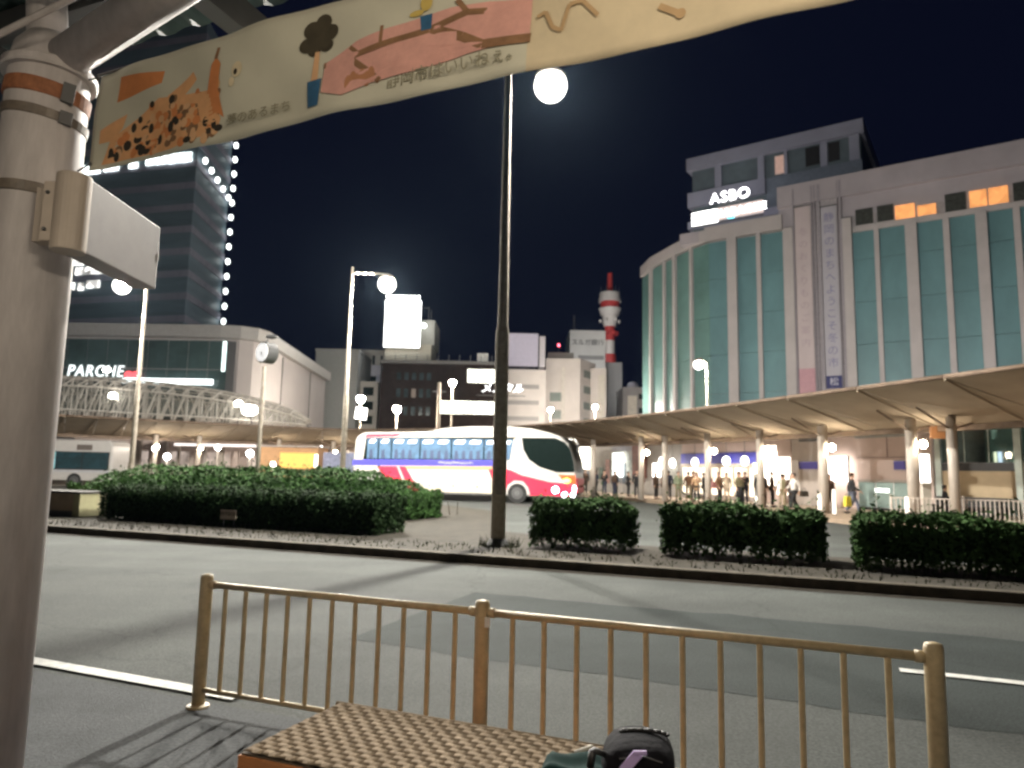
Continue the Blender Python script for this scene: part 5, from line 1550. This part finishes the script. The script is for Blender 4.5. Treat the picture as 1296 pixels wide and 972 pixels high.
# right part: upper storey with a few lit windows
MB().box(-14.95, 16, -.12, .16, 28.1, 28.62).build("ledge", M_pier, ds)
M_orw = lit("orange_window", (1, .42, .14), .95, var=1, scale=1.5, lo=.7)
M_dw = mat("store_dark_window", (.055, .06, .055), .25, var=.4)
for x0, x1, z0, z1, l in ((-14.6, -12.9, 28.8, 30.6, 0), (-12.5, -10.95, 28.8, 30.6, 0), (-10.8, -9.0, 28.75, 30.3, 1), (-8.75, -7.1, 28.75, 29.9, 1), (-6.3, -4.5, 28.7, 30.6, 0),
                          (-4.2, -2.75, 28.75, 30.5, 1), (-2.6, -1.0, 28.75, 30.5, 1), (-.6, 1.2, 28.7, 30.6, 0), (1.6, 3.4, 28.7, 30.6, 0), (3.8, 5.6, 28.7, 30.6, 0), (6, 8, 28.7, 30.6, 0)):
    w = MB().box(x0, x1, .02, .2, z0, z1).build("window", M_orw if l else M_dw, ds)
    MB().box(x0 - .08, x1 + .08, -.06, .018, z0 - .14, z0 - .01).build("sill", M_pier, w)
MB().box(-14.95, 16, .21, .34, 28.63, 32.29).build("wall_band", mat("store_band", (.36, .34, .35), .75), ds)
# piers and bays
wide = [(-28.5, -27.39), (-22.1, -21.04), (-15.91, -15.0), (-9.96, -8.9), (-3.82, -2.87), (2.2, 3.2), (8.2, 9.2)]
thin = [(-25.13, -24.65), (-12.87, -12.42), (-6.59, -6.03), (-.75, -.2), (5.2, 5.7)]
top = lambda x: 29.74 if x < -15 else 28.09
for x0, x1 in wide:
    MB().box(x0, x1, -.42, .34, 0, top(x0)).build("pier", M_pier, ds)
for x0, x1 in thin:
    MB().box(x0, x1, -.25, .34, 0, top(x0)).build("pier", M_pier, ds)
allp = sorted(wide + thin)
gaps = [(-30.8, -28.5)] + [(a[1], b_[0]) for a, b_ in zip(allp, allp[1:]) if not (a[1] < -20 and b_[0] > -17)]
for x0, x1 in gaps:
    for k in range(6):
        z0 = 2 + k * 4.6
        z1 = min(z0 + 4.56, top(x0) - .01)
        MB().box(x0 + .01, x1 - .01, .05, .33, z0, z1).build("pane", M_bay, ds)
# curved corner: piers and bays follow the curve
def along(d_):
    for a, b_ in zip(curve, curve[1:]):
        L_ = math.dist(a, b_)
        if d_ <= L_ or b_ == curve[-1]:
            t_ = d_ / L_
            return (a[0] + (b_[0] - a[0]) * t_, a[1] + (b_[1] - a[1]) * t_), math.atan2(b_[1] - a[1], b_[0] - a[0])
        d_ -= L_
for i, p in enumerate(curve[1:-1]):
    an = math.atan2(curve[i + 2][1] - curve[i][1], curve[i + 2][0] - curve[i][0])
    MB().rbox((p[0], p[1] + .1, 14.9), (.62 if i % 2 else .42, .8, 29.7), rz=an).build("pier", M_pier, ds)
for a, b_ in zip(curve, curve[1:]):
    an = math.atan2(b_[1] - a[1], b_[0] - a[0])
    for k in range(6):
        z0 = 2 + k * 4.6; z1 = min(z0 + 4.56, 29.7)
        MB().rbox(((a[0] + b_[0]) / 2 + .1, (a[1] + b_[1]) / 2 + .15, (z0 + z1) / 2), (math.dist(a, b_) * .99, .3, z1 - z0), rz=an).build("pane", M_bay2, ds)
# fluted strip with the two hanging banners
for x0, x1 in ((-21.02, -20.85), (-19.05, -18.9), (-18.75, -18.6), (-18.4, -18.1), (-16.38, -16.3), (-16.15, -15.93)):
    MB().box(x0, x1, -.3, .33, 0, 34.2).build("rib", mat("store_rib", (.30, .28, .31), .7), ds)
MB().box(-20.84, -15.94, .04, .34, 0, 34.4).build("wall_strip", mat("store_strip", (.42, .39, .41), .75), ds)
def store_banner(lbl, x0, x1, z0, z1, col, foot_c, fh):
    t = thing("wall_banner", lbl, "banner", (DX + x0 * math.cos(DA) - .34 * math.sin(DA), DY - x0 * math.sin(DA) - .34 * math.cos(DA), z0), -DA, "tall banners on the department store")
    w = x1 - x0
    MB().box(0, w, 0, .06, fh + .01, z1 - z0).build("cloth", mat("banner_" + lbl[:9], col, .8, var=.06, scale=.5), t)
    MB().box(0, w, 0, .06, 0, fh).build("foot_patch", mat("bannerfoot_" + lbl[:9], foot_c, .8, var=.1), t)
    MB().box(-.08, w + .08, -.02, .1, z1 - z0 + .01, z1 - z0 + .14).build("rod", M_dksteel, t)
    return t, w
b1, w1 = store_banner("pale pink cloth banner with a rose foot, left of the two", -20.78, -19.12, 10.4, 31.9, (.53, .46, .47), (.50, .30, .34), 3.1)
b2, w2 = store_banner("lilac white cloth banner with dark characters, right of the two", -18.02, -16.45, 11.2, 31.4, (.43, .42, .47), (.05, .055, .15), 1.35)
IK = mat("banner_ink", (.22, .22, .36), .8); IK2 = mat("banner_ink_pale", (.42, .34, .38), .8)
for i, ch in enumerate("静岡のまちへようこそ冬の市"):
    lettering("letter", ch, 1.12, IK, b2, (w2 / 2, -.02, 18.9 - 1.35 * i), 0, .004)
for i, ch in enumerate("冬のおくりものご案内"):
    lettering("letter", ch, 1.0, IK2, b1, (w1 / 2, -.02, 18.5 - 1.4 * i), 0, .004)
lettering("crest", "松", .95, mat("crest_white", (.6, .6, .68), .7), b2, (w2 / 2, -.02, .66), 0, .004)
# roof penthouse
ph = thing("roof_penthouse", "bluish stepped penthouse floors standing on the department store roof", "building", (DX + 6 * math.sin(DA), DY + 6 * math.cos(DA), 31.42), -DA)
M_ph = mat("penthouse_wall", (.27, .28, .36), .75, var=.12, scale=.3)
M_phd = mat("penthouse_dark", (.10, .13, .15), .6, var=.3, scale=.3)
def pz(v): return v - 31.42
MB().box(-35.0, -14.6, .5, 24, 0, pz(42.0)).build("wall", M_phd, ph)
MB().box(-35.6, -14.2, -.1, 24.5, pz(42.01), pz(43.7)).build("roof_eave", M_ph, ph)
MB().box(-35.5, -25.5, -.05, 20, pz(36.9), pz(38.9)).build("balcony", M_ph, ph)
MB().box(-35.5, -23, -.05, 20, pz(33.9), pz(34.9)).build("balcony", M_ph, ph)
MB().box(-25.4, -14.5, .3, .49, pz(34.7), pz(38.9)).build("wall_panel", mat("penthouse_mid", (.15, .18, .23), .7, var=.15), ph)
for x0, x1 in ((-31.9, -31.0), (-26.4, -25.6), (-23.2, -22.8), (-19.0, -18.2), (-15.8, -14.7)):
    MB().box(x0, x1, .2, .495, pz(38.91), pz(42.0)).build("column", M_ph, ph)
for x0, x1 in ((-20.7, -19.1), (-18.1, -16.9)):
    MB().box(x0, x1, .3, .498, pz(39.4), pz(41.7)).build("window", M_black, ph)
MB().box(-24.3, -23.25, .3, .498, pz(39.2), pz(41.5)).build("window", lit("dim_pink", (1, .66, .55), .22), ph)
M_rs = lit("roof_sign_white", (1, .97, 1), 7)
def roofsign(lbl, x, z, w, h, body, sz, m, bulge):
    t = thing("lit_roof_sign", lbl, "sign", (DX + x * math.cos(DA), DY - x * math.sin(DA), z), -DA)
    lettering("letters", body, sz, m, t, (w / 2, -.1, h / 2), 0, .1)
    MB().box(-.1, w + .1, .2, .3, -.12, -.02).build("rail", M_dksteel, t)
    for k in range(3): MB().box(w * (.15 + .35 * k) - .05, w * (.15 + .35 * k) + .05, .2, .28, -2.2, -.121).build("strut", M_dksteel, t)
    return t
roofsign("small glaring white lit letters under the penthouse balcony", -29.4, 34.35, 2.6, 1.2, "ASBO", 1.75, M_rs, 0)
t = thing("lit_roof_sign", "long white lit sign strip with letters along the curved store roof", "sign", (DX - 32.8 * math.cos(DA), DY + 32.8 * math.sin(DA), 31.75), -DA)
MB().box(0, 3.1, -.1, .3, .3, 1.9).build("lit_face", lit("strip_white", (1, .98, .95), 6), t)
MB().box(3.2, 8.5, -.05, .3, .55, 2.0).build("lit_face", lit("strip_dim", (.85, .70, .66), .7), t)
lettering("letters", "KARAOKE", 1.25, M_rs, t, (6.0, -.12, 1.2), 0, .05, sx=.95)
MB().box(4.4, 5.2, -.12, -.05, .4, .6).build("cyan_light", lit("cyan_glow", (.2, .8, 1), 2.5), t)
MB().box(0, 8.5, -.04, .28, .18, .29).build("frame", M_dksteel, t)

# ------------------------------------------------------------ thin air volume added for glare halos round the lamps
hm = bpy.data.materials.new("glare_haze"); hm.use_nodes = True
nt = hm.node_tree; nt.nodes.clear()
out = nt.nodes.new("ShaderNodeOutputMaterial"); pv = nt.nodes.new("ShaderNodeVolumePrincipled")
pv.inputs["Color"].default_value = (.5, .72, .95, 1); pv.inputs["Density"].default_value = .00004; pv.inputs["Anisotropy"].default_value = .8
nt.links.new(pv.outputs[0], out.inputs["Volume"])
halo_haze = MB().box(-140, 120, -25, 215, -1.2, 82).build("halo_haze", hm); halo_haze["kind"] = "stuff"
